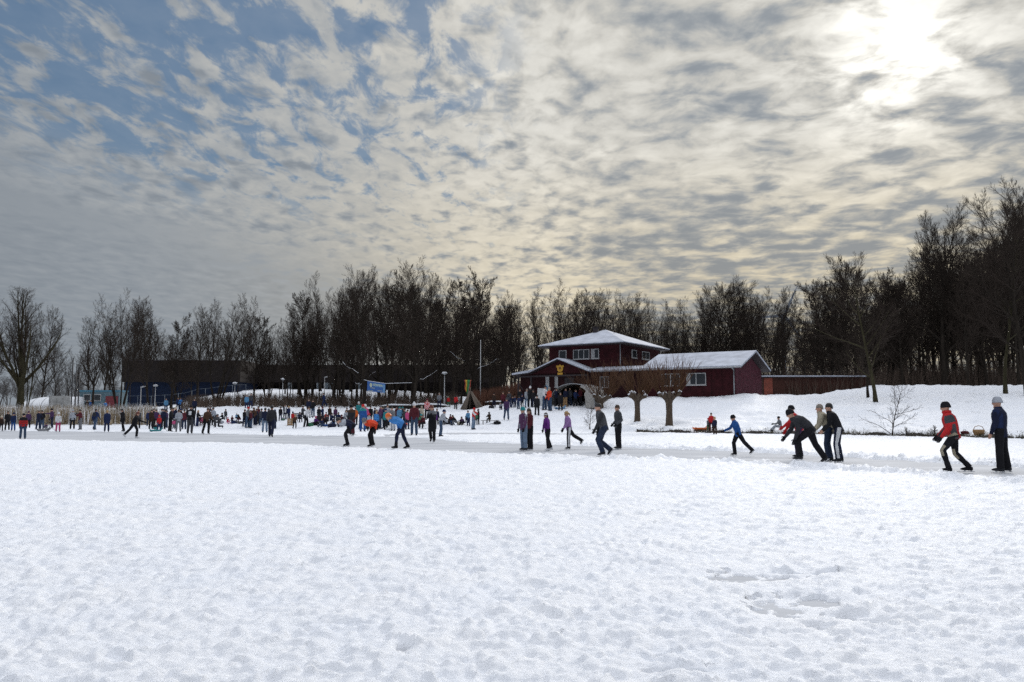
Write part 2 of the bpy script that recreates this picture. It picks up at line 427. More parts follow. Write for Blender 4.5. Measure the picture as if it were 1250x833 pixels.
    # the lake ice under the snow, one level sheet
    b = MB(); b.add([(-140, -30, 0), (140, -30, 0), (140, 89, 0), (-140, 89, 0)], [(0, 1, 2, 3)])
    o = b.build('frozen_lake', ICE); o['kind'] = 'structure'
    b = MB(); b.add([(-5000, -5000, -.35), (5000, -5000, -.35), (5000, 5000, -.35), (-5000, 5000, -.35)], [(0, 1, 2, 3)])
    o = b.build('ground', SNOW); o['kind'] = 'structure'
build_terrain()
# ------------------------------------------------------------------ trees
BARK = mat('bark', (0.030, 0.024, 0.019), 0.9, 0.35, 3.0, 0.6, 14.0, spec=0.1, stretch=(3, 3, 0.5))
BARK_MOSS = mat('mossy_bark', (0.052, 0.046, 0.026), 0.9, 0.35, 3.0, 0.6, 14.0, spec=0.1, stretch=(3, 3, 0.5))
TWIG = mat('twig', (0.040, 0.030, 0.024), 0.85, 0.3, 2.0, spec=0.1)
TWIG_RED = mat('willow_shoot', (0.088, 0.045, 0.024), 0.8, 0.3, 2.0, spec=0.15)
TWIG_HAZE = mat('grey_twig', (0.085, 0.080, 0.078), 0.85, 0.25, 2.0, spec=0.1)  # paler than the other twigs: distance haze put into the colour
LIMB_SNOW = mat('limb_snow', (0.86, 0.88, 0.92), 0.6, 0.04, 8.0)

def bend(rng, d, amt):
    a, b = perp(d); t = rng.uniform(0, 2 * math.pi); s = math.sin(amt)
    return (d * math.cos(amt) + (a * math.cos(t) + b * math.sin(t)) * s).normalized()

class Tree:
    """grows a bare winter tree; lower levels go to the trunk mesh, finer ones to the crown mesh"""
    def __init__(s, seed, H, levels, trunk_levels=1, min_r=0.0052):
        s.r = random.Random(seed); s.H = H; s.lv = levels; s.tl = trunk_levels; s.min_r = min_r
        s.tr = MB(); s.cr = MB()
    def path(s, p, d, L, n, wig, up):
        pts = [Vector(p)]
        for i in range(n):
            d = bend(s.r, d, s.r.gauss(0, wig)); d = (d + Vector((0, 0, up))).normalized()
            pts.append(pts[-1] + d * (L / n))
        return pts, d
    def grow(s, p, d, L, r0, lev, reach=1.0):
        q = s.lv[lev]; n = q['n']
        pts, _ = s.path(p, d, L, n, q['wig'], q['up'])
        tip = max(s.min_r * 0.6, r0 * q.get('tip', 0.25))
        rs = [max(s.min_r * .8, r0 + (tip - r0) * (i / n) ** q.get('pow', 0.8)) for i in range(n + 1)]
        if lev == 0:
            rs[0] *= 1.35
        (s.tr if lev <= s.tl else s.cr).tube(pts, rs, q['sides'], 0, lev <= s.tl)
        if lev + 1 >= len(s.lv): return
        c = s.lv[lev + 1]; k = c['count']
        k = max(1, int(round(k * (0.75 + 0.5 * s.r.random()) * (min(1.0, L / q['ref']) if 'ref' in q else 1))))
        for i in range(k):
            t = c['t0'] + (1 - c['t0']) * ((i + s.r.random()) / k) ** c.get('tp', 1.0)
            t = min(t, 0.995); f = t * n; a = int(f); b = f - a
            pos = pts[a] * (1 - b) + pts[min(a + 1, n)] * b; dd = (pts[min(a + 1, n)] - pts[a]).normalized() if a < n else d
            x, y = perp(dd); phi = 2.399 * i + s.r.uniform(-.7, .7); ang = rad(c['ang'] + s.r.uniform(-c['dev'], c['dev'])) * (1 - c.get('close', 0.35) * t)
            nd_ = (dd * math.cos(ang) + (x * math.cos(phi) + y * math.sin(phi)) * math.sin(ang)).normalized()
            prof = c['prof'](t) if 'prof' in c else 1 - 0.55 * t
            l = L * c['len'] * prof * s.r.uniform(.75, 1.2)
            rr = rs[a] * (1 - b) + rs[min(a + 1, n)] * b
            s.grow(pos, nd_, l, max(s.min_r, min(rr * 0.8, l * c['thick'])), lev + 1)
    def meshes(s, name):
        out = []
        for mb, nm in ((s.tr, 'trunk'), (s.cr, 'crown')):
            me = bpy.data.meshes.new(name + '_' + nm); me.from_pydata(mb.v, [], mb.f)
            me.polygons.foreach_set('use_smooth', [True] * len(me.polygons)); out.append(me)
        return out

def lv_upright(nl=16, nb=9, nt=8, nf=5, ang=42, t0=.22, spread=.42, up=.10):
    return [dict(n=9, wig=.05, up=.03, sides=8, tip=.12, pow=.9),
            dict(n=7, wig=.10, up=up, sides=5, count=nl, t0=t0, ang=ang, dev=12, len=spread, thick=.017, prof=lambda t: 1.05 - .58 * t, tip=.2),
            dict(n=4, wig=.10, up=.09, sides=4, count=nb, t0=.16, ang=42, dev=14, len=.55, thick=.013, tip=.3),
            dict(n=3, wig=.10, up=.08, sides=3, count=nt, t0=.08, ang=38, dev=14, len=.52, thick=.010, tip=.4),
            dict(n=2, wig=.10, up=.06, sides=3, count=nf, t0=.05, ang=32, dev=14, len=.72, thick=.007, tip=.5)]
PROTO = {}
def proto(kind, seed):
    key = (kind, seed)
    if key in PROTO: return PROTO[key]
    rr = random.Random(seed * 77 + 5)
    H = 10.0
    if kind == 'upright':                      # alder / poplar: straight stem, ascending limbs
        t = Tree(seed, H, lv_upright(20, 8, 7, 4, 44, .20, .42))
        t.grow((0, 0, -.15), Vector((rr.uniform(-.04, .04), rr.uniform(-.04, .04), 1)), H * .98, .125, 0)
    elif kind == 'fan':                        # several stems fanning from low down
        t = Tree(seed, H, lv_upright(9, 6, 6, 4, 30, .28, .38, .14), 1)
        for k in range(4 + seed % 2):
            a = k * 2.4 + rr.random(); s = rr.uniform(.10, .34)
            t.grow((.12 * math.cos(a), .12 * math.sin(a), -.15), Vector((s * math.cos(a), s * math.sin(a), 1)).normalized(), H * rr.uniform(.82, 1.0), .082, 0)
    elif kind == 'broad':                      # wide dome on a short stem
        L = [dict(n=4, wig=.03, up=.02, sides=10, tip=.75),
             dict(n=8, wig=.06, up=.035, sides=6, count=15, t0=.66, ang=26, dev=24, len=2.15, thick=.018, prof=lambda t: 1.0, tip=.12, close=.05),
             dict(n=5, wig=.12, up=.06, sides=4, count=13, t0=.18, ang=40, dev=14, len=.36, thick=.013, tip=.25, prof=lambda t: 1.1 - .5 * t),
             dict(n=3, wig=.15, up=.05, sides=3, count=9, t0=.15, ang=38, dev=14, len=.44, thick=.010, tip=.4),
             dict(n=2, wig=.15, up=.04, sides=3, count=6, t0=.10, ang=34, dev=14, len=.55, thick=.008, tip=.5)]
        t = Tree(seed, H, L); t.grow((0, 0, -.15), Vector((0, 0, 1)), H * .31, .27, 0)
    elif kind == 'umbrella':                   # small arching crown
        L = [dict(n=4, wig=.05, up=.02, sides=8, tip=.7),
             dict(n=7, wig=.12, up=-.02, sides=5, count=9, t0=.85, ang=42, dev=18, len=1.15, thick=.026, prof=lambda t: 1.0, tip=.2, close=.4),
             dict(n=4, wig=.16, up=-.03, sides=4, count=10, t0=.25, ang=45, dev=15, len=.40, thick=.018, tip=.3),
             dict(n=3, wig=.18, up=-.02, sides=3, count=7, t0=.15, ang=42, dev=15, len=.42, thick=.014, tip=.5),
             dict(n=2, wig=.15, up=0, sides=3, count=3, t0=.2, ang=36, dev=14, len=.5, thick=.009, tip=.6)]
        t = Tree(seed, H, L); t.grow((0, 0, -.1), Vector((.03, 0, 1)), H * .5, .19, 0)
    elif kind == 'bushy':                      # dense crown full of cones and fine twigs
        t = Tree(seed, H, lv_upright(26, 9, 8, 4, 54, .18, .38, .06), 1, .009)
        t.grow((0, 0, -.15), Vector((rr.uniform(-.05, .05), rr.uniform(-.05, .05), 1)), H * .98, .15, 0)
        for _ in range(900):
            f = t.cr.v[rr.randrange(len(t.cr.v))]; p = Vector(f)
            if p.z > H * .35: t.cr.tube([p, p + Vector((rr.uniform(-.03, .03), rr.uniform(-.03, .03), -.09))], [.022, .014], 4)
    elif kind == 'spread':                     # old park tree, heavy limbs from a third of the height
        t = Tree(seed, H, lv_upright(16, 11, 9, 5, 58, .22, .56, .08), 1)
        t.grow((0, 0, -.15), Vector((-.10, 0, 1)).normalized(), H * .93, .165, 0)
    else:                                      # thin copse stem, few side branches, twigs at the top
        t = Tree(seed, H, lv_upright(14, 6, 6, 4, 40, .34, .28), 1)
        t.grow((0, 0, -.15), Vector((rr.uniform(-.09, .09), rr.uniform(-.09, .09), 1)), H * .98, .08, 0)
    if kind == 'broad':                        # round the crown off into a dome
        for mb in (t.tr, t.cr):
            out = []
            for (x, y, z) in mb.v:
                dx, dy, dz = x / (H * .36), y / (H * .36), (z - H * .52) / (H * .47); r = math.sqrt(dx * dx + dy * dy + dz * dz)
                if r > .72 and z > H * .28:
                    k = (.72 + .28 * (1 - math.exp(-(r - .72) / .28))) / r; x, y, z = x * k, y * k, H * .52 + (z - H * .52) * k
                out.append((x, y, z))
            mb.v = out
    PROTO[key] = t.meshes(kind + str(seed)); return PROTO[key]

def skyline(px):
    P = [(-120,350),(0,362),(60,355),(95,395),(120,362),(165,356),(190,362),(215,378),(240,372),(262,352),(300,366),(325,385),(345,380),(372,362),(400,342),(440,322),(500,316),(540,332),(575,326),(600,350),(650,348),(700,345),(770,342),(812,358),(832,388),(850,356),(905,331),(925,334),(945,345),(960,375),(985,346),(1040,306),(1066,304),(1098,322),(1114,335),(1130,262),(1150,250),(1180,262),(1215,262),(1240,214),(1300,200),(1420,210)]
    return float(np.interp(px, [a for a, _ in P], [b for _, b in P]))
TG = {}
def plant(kind, seed, px, d, top, label, group=None, base=None, name='bare_tree', rz=None, lean=0.0, width=1.0, bark=None, twig=None):
    r = random.Random(int(px * 13 + d * 7 + seed))
    x = (px - 625) / F * d / (math.cos(PITCH))
    z = gz(x, d) if base is None else base
    Ht = height_at(top, d) - z
    m = proto(kind, seed); s = Ht / max(v.co.z for v in m[1].vertices) if (kind, seed) not in TG else Ht / TG[(kind, seed)]
    if (kind, seed) not in TG: TG[(kind, seed)] = Ht / s
    o = empty(name, (x, d, z), r.uniform(0, 6.28) if rz is None else rz, label, 'tree', group)
    o.rotation_euler[1] = lean; o.scale = (s * width, s * width, s)
    for me, nm, mt in ((m[0], 'trunk', bark or BARK), (m[1], 'crown', twig or TWIG)):
        if not me.materials: me.materials.append(mt)
        c = bpy.data.objects.new(nm, me); link(c, o)
        if me.materials[0] is not mt:
            c.material_slots[0].link = 'OBJECT'; c.material_slots[0].material = mt
    return o

# single trees one can point to
plant('broad', 1, 29, 96, 350, 'wide dome-crowned bare tree behind the reeds, by the white tunnel tent', bark=BARK_MOSS)
plant('fan', 11, 36, 97, 372, 'slimmer mossy stem standing close behind the dome-crowned tree by the white tent', bark=BARK_MOSS, width=.8)
plant('umbrella', 1, 118, 101, 416, 'small bare tree with arching umbrella crown before the blue container', width=1.15)
plant('fan', 1, 150, 103, 354, 'tall bare tree between the red door and the end of the dark blue hall')
plant('upright', 2, 185, 112, 360, 'bare tree with a straight stem before the left end of the blue hall')
plant('bushy', 1, 212, 112, 380, 'dense brownish tree full of cones before the dark blue hall')
plant('fan', 2, 267, 101, 352, 'broad many-stemmed tree with snow on its low forks, before the blue hall', width=1.15)
plant('upright', 3, 243, 116, 372, 'slender bare tree just left of the snowy-forked tree at the blue hall')
plant('bushy', 2, 312, 108, 384, 'small dense tree with a ragged dark crown at the right end of the blue hall')
plant('bushy', 3, 374, 100, 358, 'dense dark tree above the walker on the bank, left of the blue banner')
big1 = plant('upright', 4, 446, 93, 319, 'big bare tree carrying the blue banner, with snowy low limbs', width=1.1)
big2 = plant('upright', 5, 505, 90, 315, 'tallest thick-stemmed tree of the bank, right of the blue banner', width=1.2)
big3 = plant('bushy', 4, 574, 94, 326, 'thick dark tree with the green and yellow flag against its trunk', width=1.15)
plant('fan', 3, 415, 98, 330, 'bare many-stemmed tree left of the banner tree', width=.9)
plant('upright', 6, 476, 98, 322, 'straight bare tree behind the blue banner', width=1.0)
plant('upright', 7, 540, 100, 333, 'slender bare tree behind the white lamp post with the round head')
lean_t = plant('spread', 1, 1066, 66.5, 303, 'leaning wide-crowned tree on the snowy bank above the sapling', rz=0.0, lean=-.02, bark=BARK_MOSS)
plant('upright', 8, 1057, 71, 335, 'thin dark stem right behind the leaning wide-crowned tree on the bank')
plant('spread', 2, 1150, 84, 250, 'tall open-crowned tree rising from the dark wood above the red-jacketed skater', width=1.0)
plant('thin', 1, 1224, 66, 262, 'thin crooked tree with a bare stem on the bank above the grey-capped skater', bark=BARK_MOSS, width=1.4)
plant('spread', 3, 1252, 64, 208, 'tallest tree at the right edge of the picture, stem cut by the frame', width=1.0)
# rows of the wood, each tree its own
def row(p0, p1, step, d0, d1, kinds, label, group, drop=(0, 26), width=1.0, twig=None, bark=None, seed=0):
    r = random.Random(seed + int(p0)); px = p0
    while px < p1:
        k = r.choice(kinds); d = r.uniform(d0, d1)
        plant(k[0], k[1], px + r.uniform(-.4, .4) * step, d, skyline(px) + r.uniform(*drop), label, group, width=width * r.uniform(.85, 1.15), twig=twig, bark=bark)
        px += step
U = [('upright', 2), ('upright', 3), ('upright', 5), ('upright', 7), ('fan', 1), ('fan', 3)]
T = [('thin', 1), ('thin', 2), ('thin', 3), ('upright', 6)]
Bz = [('bushy', 1), ('bushy', 2), ('bushy', 3)]
row(330, 640, 19, 99, 112, [('fan', 1), ('fan', 3), ('upright', 4), ('upright', 8)], 'bare tree with fine upright twigs in the belt behind the crowd and banner', 'belt of trees behind the crowd', (4, 34))
row(60, 335, 19, 128, 146, [('fan', 2), ('upright', 8), ('thin', 2)], 'thin bare tree in the second row, close to the blue hall', 'second row at the blue hall', (8, 46))
row(125, 330, 17, 150, 175, U[:4], 'slender bare tree rising behind the dark blue sports hall', 'trees behind the blue hall', (6, 40))
row(330, 640, 11, 104, 124, T, 'thin copse stem in the wood behind the banner, before the long dark hall', 'copse stems before the long hall', (18, 60))
row(330, 640, 15, 126, 142, Bz + U[:3], 'dark bare tree deep in the wood behind the copse stems', 'deep trees of the banner wood', (10, 40))
row(600, 690, 12, 96, 118, [('fan', 2), ('upright', 3), ('thin', 2)], 'bare tree behind the white pole, left of the red clubhouse', 'trees left of the clubhouse', (2, 25))
row(690, 835, 13, 105, 125, [('fan', 1), ('fan', 2), ('fan', 3), ('upright', 3)], 'bare fan-shaped tree rising behind the two-storey red clubhouse', 'trees behind the clubhouse tower', (0, 16), 1.1)
row(840, 962, 13, 98, 116, [('fan', 1), ('fan', 3), ('upright', 4), ('spread', 2)], 'bare tree with fine twigs behind the low wing of the clubhouse', 'trees behind the low clubhouse wing', (0, 18), 1.05)
row(845, 985, 15, 118, 136, [('fan', 1), ('fan', 2), ('thin', 3), ('upright', 8)], 'bare tree in the second row behind the low wing and the brown shed', 'second row behind the low wing', (4, 36))
row(985, 1320, 14, 120, 150, Bz + U, 'bare tree far inside the thick wood beyond the right bank and shed', 'innermost trees of the right wood', (30, 90))
row(690, 840, 22, 126, 138, U, 'bare tree in the second row behind the clubhouse tower', 'second row behind the clubhouse tower', (8, 40))
row(640, 980, 15, 140, 170, Bz + T, 'small bare tree in the far row seen between the nearer trees', 'far row behind the clubhouse', (55, 85))
row(980, 1120, 11, 82, 100, Bz + U[:2], 'dense dark tree in the thicket behind the brown shed', 'trees behind the brown shed', (2, 28))
row(1000, 1300, 10, 100, 120, Bz + T, 'dark bare tree deep in the thick wood beyond the right bank', 'deep trees of the right wood', (30, 80))
row(1118, 1330, 12, 78, 96, [('upright', 5), ('upright', 7), ('spread', 2), ('bushy', 3), ('thin', 3)], 'tall dark tree at the front of the wood on the right bank', 'front trees of the right wood', (2, 60))
row(-120, 0, 22, 110, 140, U[:4], 'bare tree at the left edge beyond the reeds', 'trees at the left edge', (20, 50))

# snow lying on the low limbs of the bank trees
def snowy_limb(tree, h, az, length, rise, r0=.09):
    rr = random.Random(int(h * 100 + az * 10)); s = tree.scale.x
    loc = tree.location; a = az; pts = []
    for i in range(8):
        t = i / 7; pts.append(Vector((length * t * math.cos(a), length * t * math.sin(a), h + rise * t * (.6 + .4 * t) + rr.uniform(-.12, .12))))
    inv = Matrix.Diagonal((1 / tree.scale.x, 1 / tree.scale.y, 1 / tree.scale.z)) @ Matrix.Rotation(-tree.rotation_euler.z, 3, 'Z')
    b = MB(); b.tube([inv @ p for p in pts], [(r0 * (1 - .75 * i / 7)) / s for i in range(8)], 6); lo = b.build('limb', BARK, tree, True)
    b = MB(); b.tube([inv @ (p + Vector((0, 0, r0 * (1 - .75 * i / 7) * .8))) for i, p in enumerate(pts) if i > 1], [((r0 * .8) * (1 - .6 * i / 7) * rr.uniform(.5, 1.1)) / s for i in range(2, 8)], 6)
    b.build('snow_cap', LIMB_SNOW, lo, True)
snowy_limb(big1, 2.7, -2.7, 1.1, .35, .06); snowy_limb(big1, 3.9, 2.9, 2.8, 1.5, .06); snowy_limb(big1, 3.3, -.25, 1.9, 1.7, .055)
snowy_limb(big2, 3.0, -.3, 2.9, 1.5, .07); snowy_limb(big3, 3.9, -.15, 3.2, 1.5, .06); snowy_limb(big3, 4.9, 3.3, 2.4, 1.3, .06)
# ------------------------------------------------------------------ buildings
def boards(name, col, pitch=7.0, axis='Z', rough=0.75, var=0.2, depth=0.02):
    """horizontal or vertical timber boarding"""
    if name in _m: return _m[name]
    m, nt, b = NT(name); tc = nd(nt, 'ShaderNodeTexCoord')
    wv = nd(nt, 'ShaderNodeTexWave', wave_type='BANDS', bands_direction=axis, wave_profile='SAW', Scale=pitch / 6.283 * 2, Distortion=0.0)
    nt.links.new(tc.outputs['Object'], wv.inputs['Vector'])
    nz = nd(nt, 'ShaderNodeTexNoise', Scale=2.2, Detail=5.0); nt.links.new(tc.outputs['Object'], nz.inputs['Vector'])
    r = ramp(nt, nz.outputs['Fac'], [(0.3, [c * (1 - var) for c in col]), (0.7, [c * (1 + var) for c in col])])
    nt.links.new(r.outputs[0], b.inputs['Base Color']); b.inputs['Roughness'].default_value = rough; b.inputs['Specular IOR Level'].default_value = 0.2
    bp = nd(nt, 'ShaderNodeBump', Strength=0.8, Distance=depth); nt.links.new(wv.outputs['Fac'], bp.inputs['Height']); nt.links.new(bp.outputs[0], b.inputs['Normal'])
    _m[name] = m; return m
RED = boards('red_boarding', (0.040, 0.006, 0.0085), var=.35); RED2 = boards('plum_boarding', (0.075, 0.016, 0.027), var=.35); DRED = boards('dark_red_boarding', (0.026, 0.006, 0.007), var=.35)
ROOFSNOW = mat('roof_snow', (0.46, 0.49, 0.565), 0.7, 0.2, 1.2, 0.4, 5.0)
FASCIA = mat('dark_fascia', (0.03, 0.022, 0.025), 0.7); GUTTER = mat('grey_gutter', (0.30, 0.31, 0.33), 0.5)
WHITE = mat('white_paint', (0.46, 0.46, 0.46), 0.5, 0.06); GLASS = mat('window_glass', (0.030, 0.034, 0.040), 0.12, 0.2, spec=0.6)
BLINDS = mat('pale_blind', (0.42, 0.42, 0.42), 0.7); GOLD = mat('gold_emblem', (0.55, 0.30, 0.03), 0.5, 0.15)
CU, CV = Vector((0.839, -0.544, 0)), Vector((0.544, 0.839, 0))
hut = empty('clubhouse', (20.15, 72.0, 2.9), math.atan2(-0.544, 0.839), 'dark red timber clubhouse with two-storey tower and snow-covered roofs', 'clubhouse')
GZ = 2.9
def wall_box(name, lo, hi, m, parent=hut): b = MB(); b.box(lo, hi); return b.build(name, m, parent)
# main wing: body with a pitched end, then the snowy roof
EZ, RZ = 2.62, 4.22
b = MB(); b.prism([(0, -.6), (8.5, -.6), (8.5, EZ), (4.25, RZ - .15), (0, EZ)], 0, -9.0, 0.0); b.build('wing_wall', RED, hut)
b = MB(); b.prism([(.05, -.6), (8.45, -.6), (8.45, EZ + .02), (4.25, RZ - .17), (.05, EZ + .02)], 0, 0.0, 0.025); b.build('end_wall', RED2, hut)
def slope(name, p, q, x0, x1, th, m, parent=hut):
    """roof slab between eave p=(y,z) and ridge q=(y,z), along x"""
    b = MB(); b.prism([p, q, (q[0], q[1] + th), (p[0], p[1] + th)], 0, x0, x1); return b.build(name, m, parent)
rf = slope('roof', (-.55, EZ - .06), (4.25, RZ - .02), -9.0, .75, .06, FASCIA)
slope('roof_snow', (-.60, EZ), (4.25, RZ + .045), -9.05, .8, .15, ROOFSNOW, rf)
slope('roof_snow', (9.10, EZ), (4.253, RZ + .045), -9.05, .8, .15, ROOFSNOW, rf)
slope('roof_back', (9.05, EZ - .06), (4.252, RZ - .02), -9.0, .75, .06, FASCIA)
b = MB(); b.tube([(-14.4, -.66, EZ - .02), (.78, -.66, EZ - .02)], [.06, .06], 8); b.build('gutter', GUTTER, hut, True)
b = MB(); b.tube([(-.06, -.10, EZ - .1), (-.06, -.10, -.4)], [.055, .055], 8); b.tube([(-.06, -.6, EZ - .08), (-.06, -.10, EZ - .22)], [.05, .05], 8); b.build('downpipe', GUTTER, hut, True)
# verge boards on the end gable
b = MB()
for s in (1, -1):
    b.prism([(4.25 - s * 4.85, EZ - .15), (4.25, RZ - .10), (4.25, RZ + .05), (4.25 - s * 4.85, EZ)], 0, .70, .745)
b.build('verge_board', FASCIA, hut)
def window(x0, x1, z0, z1, y, panes, parent=hut, axis='front', blind=None, fw=.07):
    """framed window proud of the wall: frame, mullions, dark glass behind"""
    def T(a, d, z): return (a, y - d, z) if axis == 'front' else (y + d, a, z)
    def bx(b, a0, a1, d0, d1, z0_, z1_):
        p, q = T(a0, d0, z0_), T(a1, d1, z1_); b.box([min(i, j) for i, j in zip(p, q)], [max(i, j) for i, j in zip(p, q)])
    f = MB(); bx(f, x0, x1, .005, .06, z0, z0 + fw); bx(f, x0, x1, .005, .06, z1 - fw, z1)
    n = panes; w = (x1 - x0 - fw) / n
    for i in range(n + 1): bx(f, x0 + i * w, x0 + i * w + fw, .005, .062, z0 + fw, z1 - fw)
    o = f.build('window', WHITE, parent)
    g = MB(); bx(g, x0 + fw, x1 - fw, .004, .02, z0 + fw, z1 - fw); g.build('pane', GLASS, o)
    if blind:
        for (a, c) in blind:
            g = MB(); bx(g, x0 + fw + (x1 - x0 - 2 * fw) * a, x0 + fw + (x1 - x0 - 2 * fw) * c, .021, .03, z0 + fw, z1 - fw); g.build('blind', BLINDS, o)
    s = MB(); bx(s, x0 - .06, x1 + .06, .005, .11, z0 - .06, z0 - .004); s.build('sill', WHITE, o)
    return o
window(-4.57, -2.68, 1.08, 2.2, 0, 2, blind=[(0, .18)])
window(-7.05, -5.2, 1.05, 2.2, 0, 2)
b = MB()
for x in (-2.2, -1.2): b.box((x, -.02, -.4), (x + .03, -.002, EZ - .08))
b.build('board_joint', DRED, hut)
# link in front of the tower, low lean-to roof
wall_box('link_wall', (-23, .06, -.6), (-9.02, 2.2, EZ - .02), DRED)
slope('link_roof', (-.55, EZ - .06), (1.70, EZ + .35), -14.6, -9.06, .06, FASCIA)
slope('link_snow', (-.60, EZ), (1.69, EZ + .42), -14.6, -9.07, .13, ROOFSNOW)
# the tower
TX0, TX1, TY0, TY1, TE = -20.4, -12.16, 1.72, 12.0, 5.42
wall_box('tower_wall', (TX0, TY0, -.6), (TX1, TY1, TE), RED)
b = MB(); ov = .85; ax, ay, ap = (TX0 + TX1) / 2, (TY0 + TY1) / 2, 7.55
cs = [(TX0 - ov, TY0 - ov), (TX1 + ov, TY0 - ov), (TX1 + ov, TY1 + ov), (TX0 - ov, TY1 + ov)]
b.add([(x, y, TE - .02) for x, y in cs] + [(x, y, TE + .10) for x, y in cs] + [(ax, ay, ap - .14)], [(3,2,1,0),(0,1,5,4),(1,2,6,5),(2,3,7,6),(3,0,4,7),(4,5,8),(5,6,8),(6,7,8),(7,4,8)])
tr = b.build('tower_roof', FASCIA, hut)
b = MB(); cs = [(x + (.04 if x > ax else -.04), y + (.04 if y > ay else -.04)) for x, y in cs]
b.add([(x, y, TE + .105) for x, y in cs] + [(x, y, TE + .19) for x, y in cs] + [(ax, ay, ap)], [(3,2,1,0),(0,1,5,4),(1,2,6,5),(2,3,7,6),(3,0,4,7),(4,5,8),(5,6,8),(6,7,8),(7,4,8)])
b.build('roof_snow', ROOFSNOW, tr)
b = MB(); b.box((ax - .9, ay - 1.25, ap - .75), (ax - .45, ay - .85, ap + .18)); b.box((ax - .97, ay - 1.32, ap + .18), (ax - .38, ay - .78, ap + .25)); b.build('chimney', FASCIA, tr)
b = MB(); b.tube([(ax - 1.9, ay - 1.3, ap - .9), (ax - 1.9, ay - 1.3, ap - .1)], [.07, .07], 8); b.build('vent_pipe', FASCIA, tr, True)
b = MB(); b.tube([(ax + 1.5, ay - 1.0, ap - .7), (ax + 1.5, ay - 1.0, ap + .9)], [.025, .018], 6); b.build('aerial', FASCIA, tr, True)
window(-17.5, -15.6, 4.05, 5.05, TY0, 3); window(-15.4, -14.5, 4.05, 5.05, TY0, 1, blind=[(0, .45)]); window(-19.2, -18.3, 4.05, 5.05, TY0, 1)
window(4.45, 5.75, 4.2, 5.05, TX1, 1, axis='side', blind=[(0, .2)]); window(7.1, 9.1, 4.2, 5.05, TX1, 2, axis='side')
b = MB(); b.tube([(TX1 + .06, TY0 - .06, TE), (TX1 + .06, TY0 - .06, 2.9)], [.05, .05], 8); b.build('downpipe', GUTTER, hut, True)
# front gable with the emblem, long low roof running out to the far side
GX, GW, GR = -17.9, 3.4, 3.92
b = MB(); b.prism([(GX - GW, EZ - .1), (GX + GW, EZ - .1), (GX, GR - .1)], 1, -.42, -.30); b.build('gable_wall', RED, hut)
def gslope(name, p, q, th, m, y0, y1, parent=hut):
    b = MB(); b.prism([p, q, (q[0], q[1] + th), (p[0], p[1] + th)], 1, y0, y1); return b.build(name, m, parent)
gslope('gable_roof', (GX - GW - .1, EZ - .06), (GX - .002, GR - .02), .07, FASCIA, -.95, 1.7); gslope('gable_roof', (GX + GW + .1, EZ - .06), (GX + .002, GR - .02), .07, FASCIA, -.95, 1.7)
gslope('gable_snow', (GX - GW - .1, EZ + .012), (GX - .002, GR + .052), .12, ROOFSNOW, -.98, 1.69); gslope('gable_snow', (GX + GW + .1, EZ + .012), (GX + .002, GR + .052), .12, ROOFSNOW, -.98, 1.69)
b = MB(); b.prism([(-23.4, EZ - .22), (-21.3, EZ - .02), (-21.3, EZ + .05), (-23.4, EZ - .15)], 1, -.95, 3.4); b.build('porch_roof', FASCIA, hut)
b = MB(); b.prism([(-23.42, EZ - .148), (-21.32, EZ + .052), (-21.0, EZ + .35), (-23.42, EZ + .02)], 1, -.98, 3.4); b.build('porch_snow', ROOFSNOW, hut)
b = MB(); b.box((-23.2, -.55, EZ - .42), (-14.6, -.42, EZ - .26)); b.build('porch_beam', FASCIA, hut)
b = MB()
for x in (-22.9, -21.3, -14.7): b.box((x - .07, -.55, -.6), (x + .07, -.425, EZ - .422))
b.build('porch_post', FASCIA, hut)
b = MB(); b.tube([(-23.3, -.6, EZ - .45), (-22.3, -.5, .9)], [.05, .05], 6); b.build('brace', FASCIA, hut)
window(-19.85, -19.45, 1.15, 2.25, .06, 1, blind=[(0, 1)], fw=.05); window(-18.75, -18.4, 1.15, 2.25, .06, 1, blind=[(0, 1)], fw=.05)
window(-13.6, -12.6, 1.0, 2.1, .06, 2)
b = MB(); b.box((-17.6, .01, -.5), (-16.5, .055, 2.1)); dr = b.build('door', FASCIA, hut)
b = MB(); b.tube([(-16.65, -.03, 1.0), (-16.65, .01, 1.0)], [.03, .03], 8); b.build('handle', GUTTER, dr)
# golden emblem: a broad-topped badge narrowing to a foot, with a plate below
b = MB(); cx, cz = GX + .05, 2.98
sh = [(-.36, .40), (-.46, .22), (-.34, .10), (-.30, -.18), (-.14, -.30), (.14, -.30), (.30, -.18), (.34, .10), (.46, .22), (.36, .40), (.20, .30), (.08, .42), (-.08, .42), (-.20, .30)]
b.prism([(cx + x, cz + z) for x, z in sh], 1, -.50, -.43); b.build('emblem', GOLD, hut)
b = MB(); b.box((cx - .30, -.49, cz - .66), (cx + .30, -.43, cz - .38)); b.build('emblem_plate', GOLD, hut)
b = MB(); b.tube([(cx, -.515, cz + .05), (cx, -.50, cz + .05)], [.13, .13], 12); b.build('emblem_boss', mat('emblem_brown', (.18, .08, .02), .6), hut)

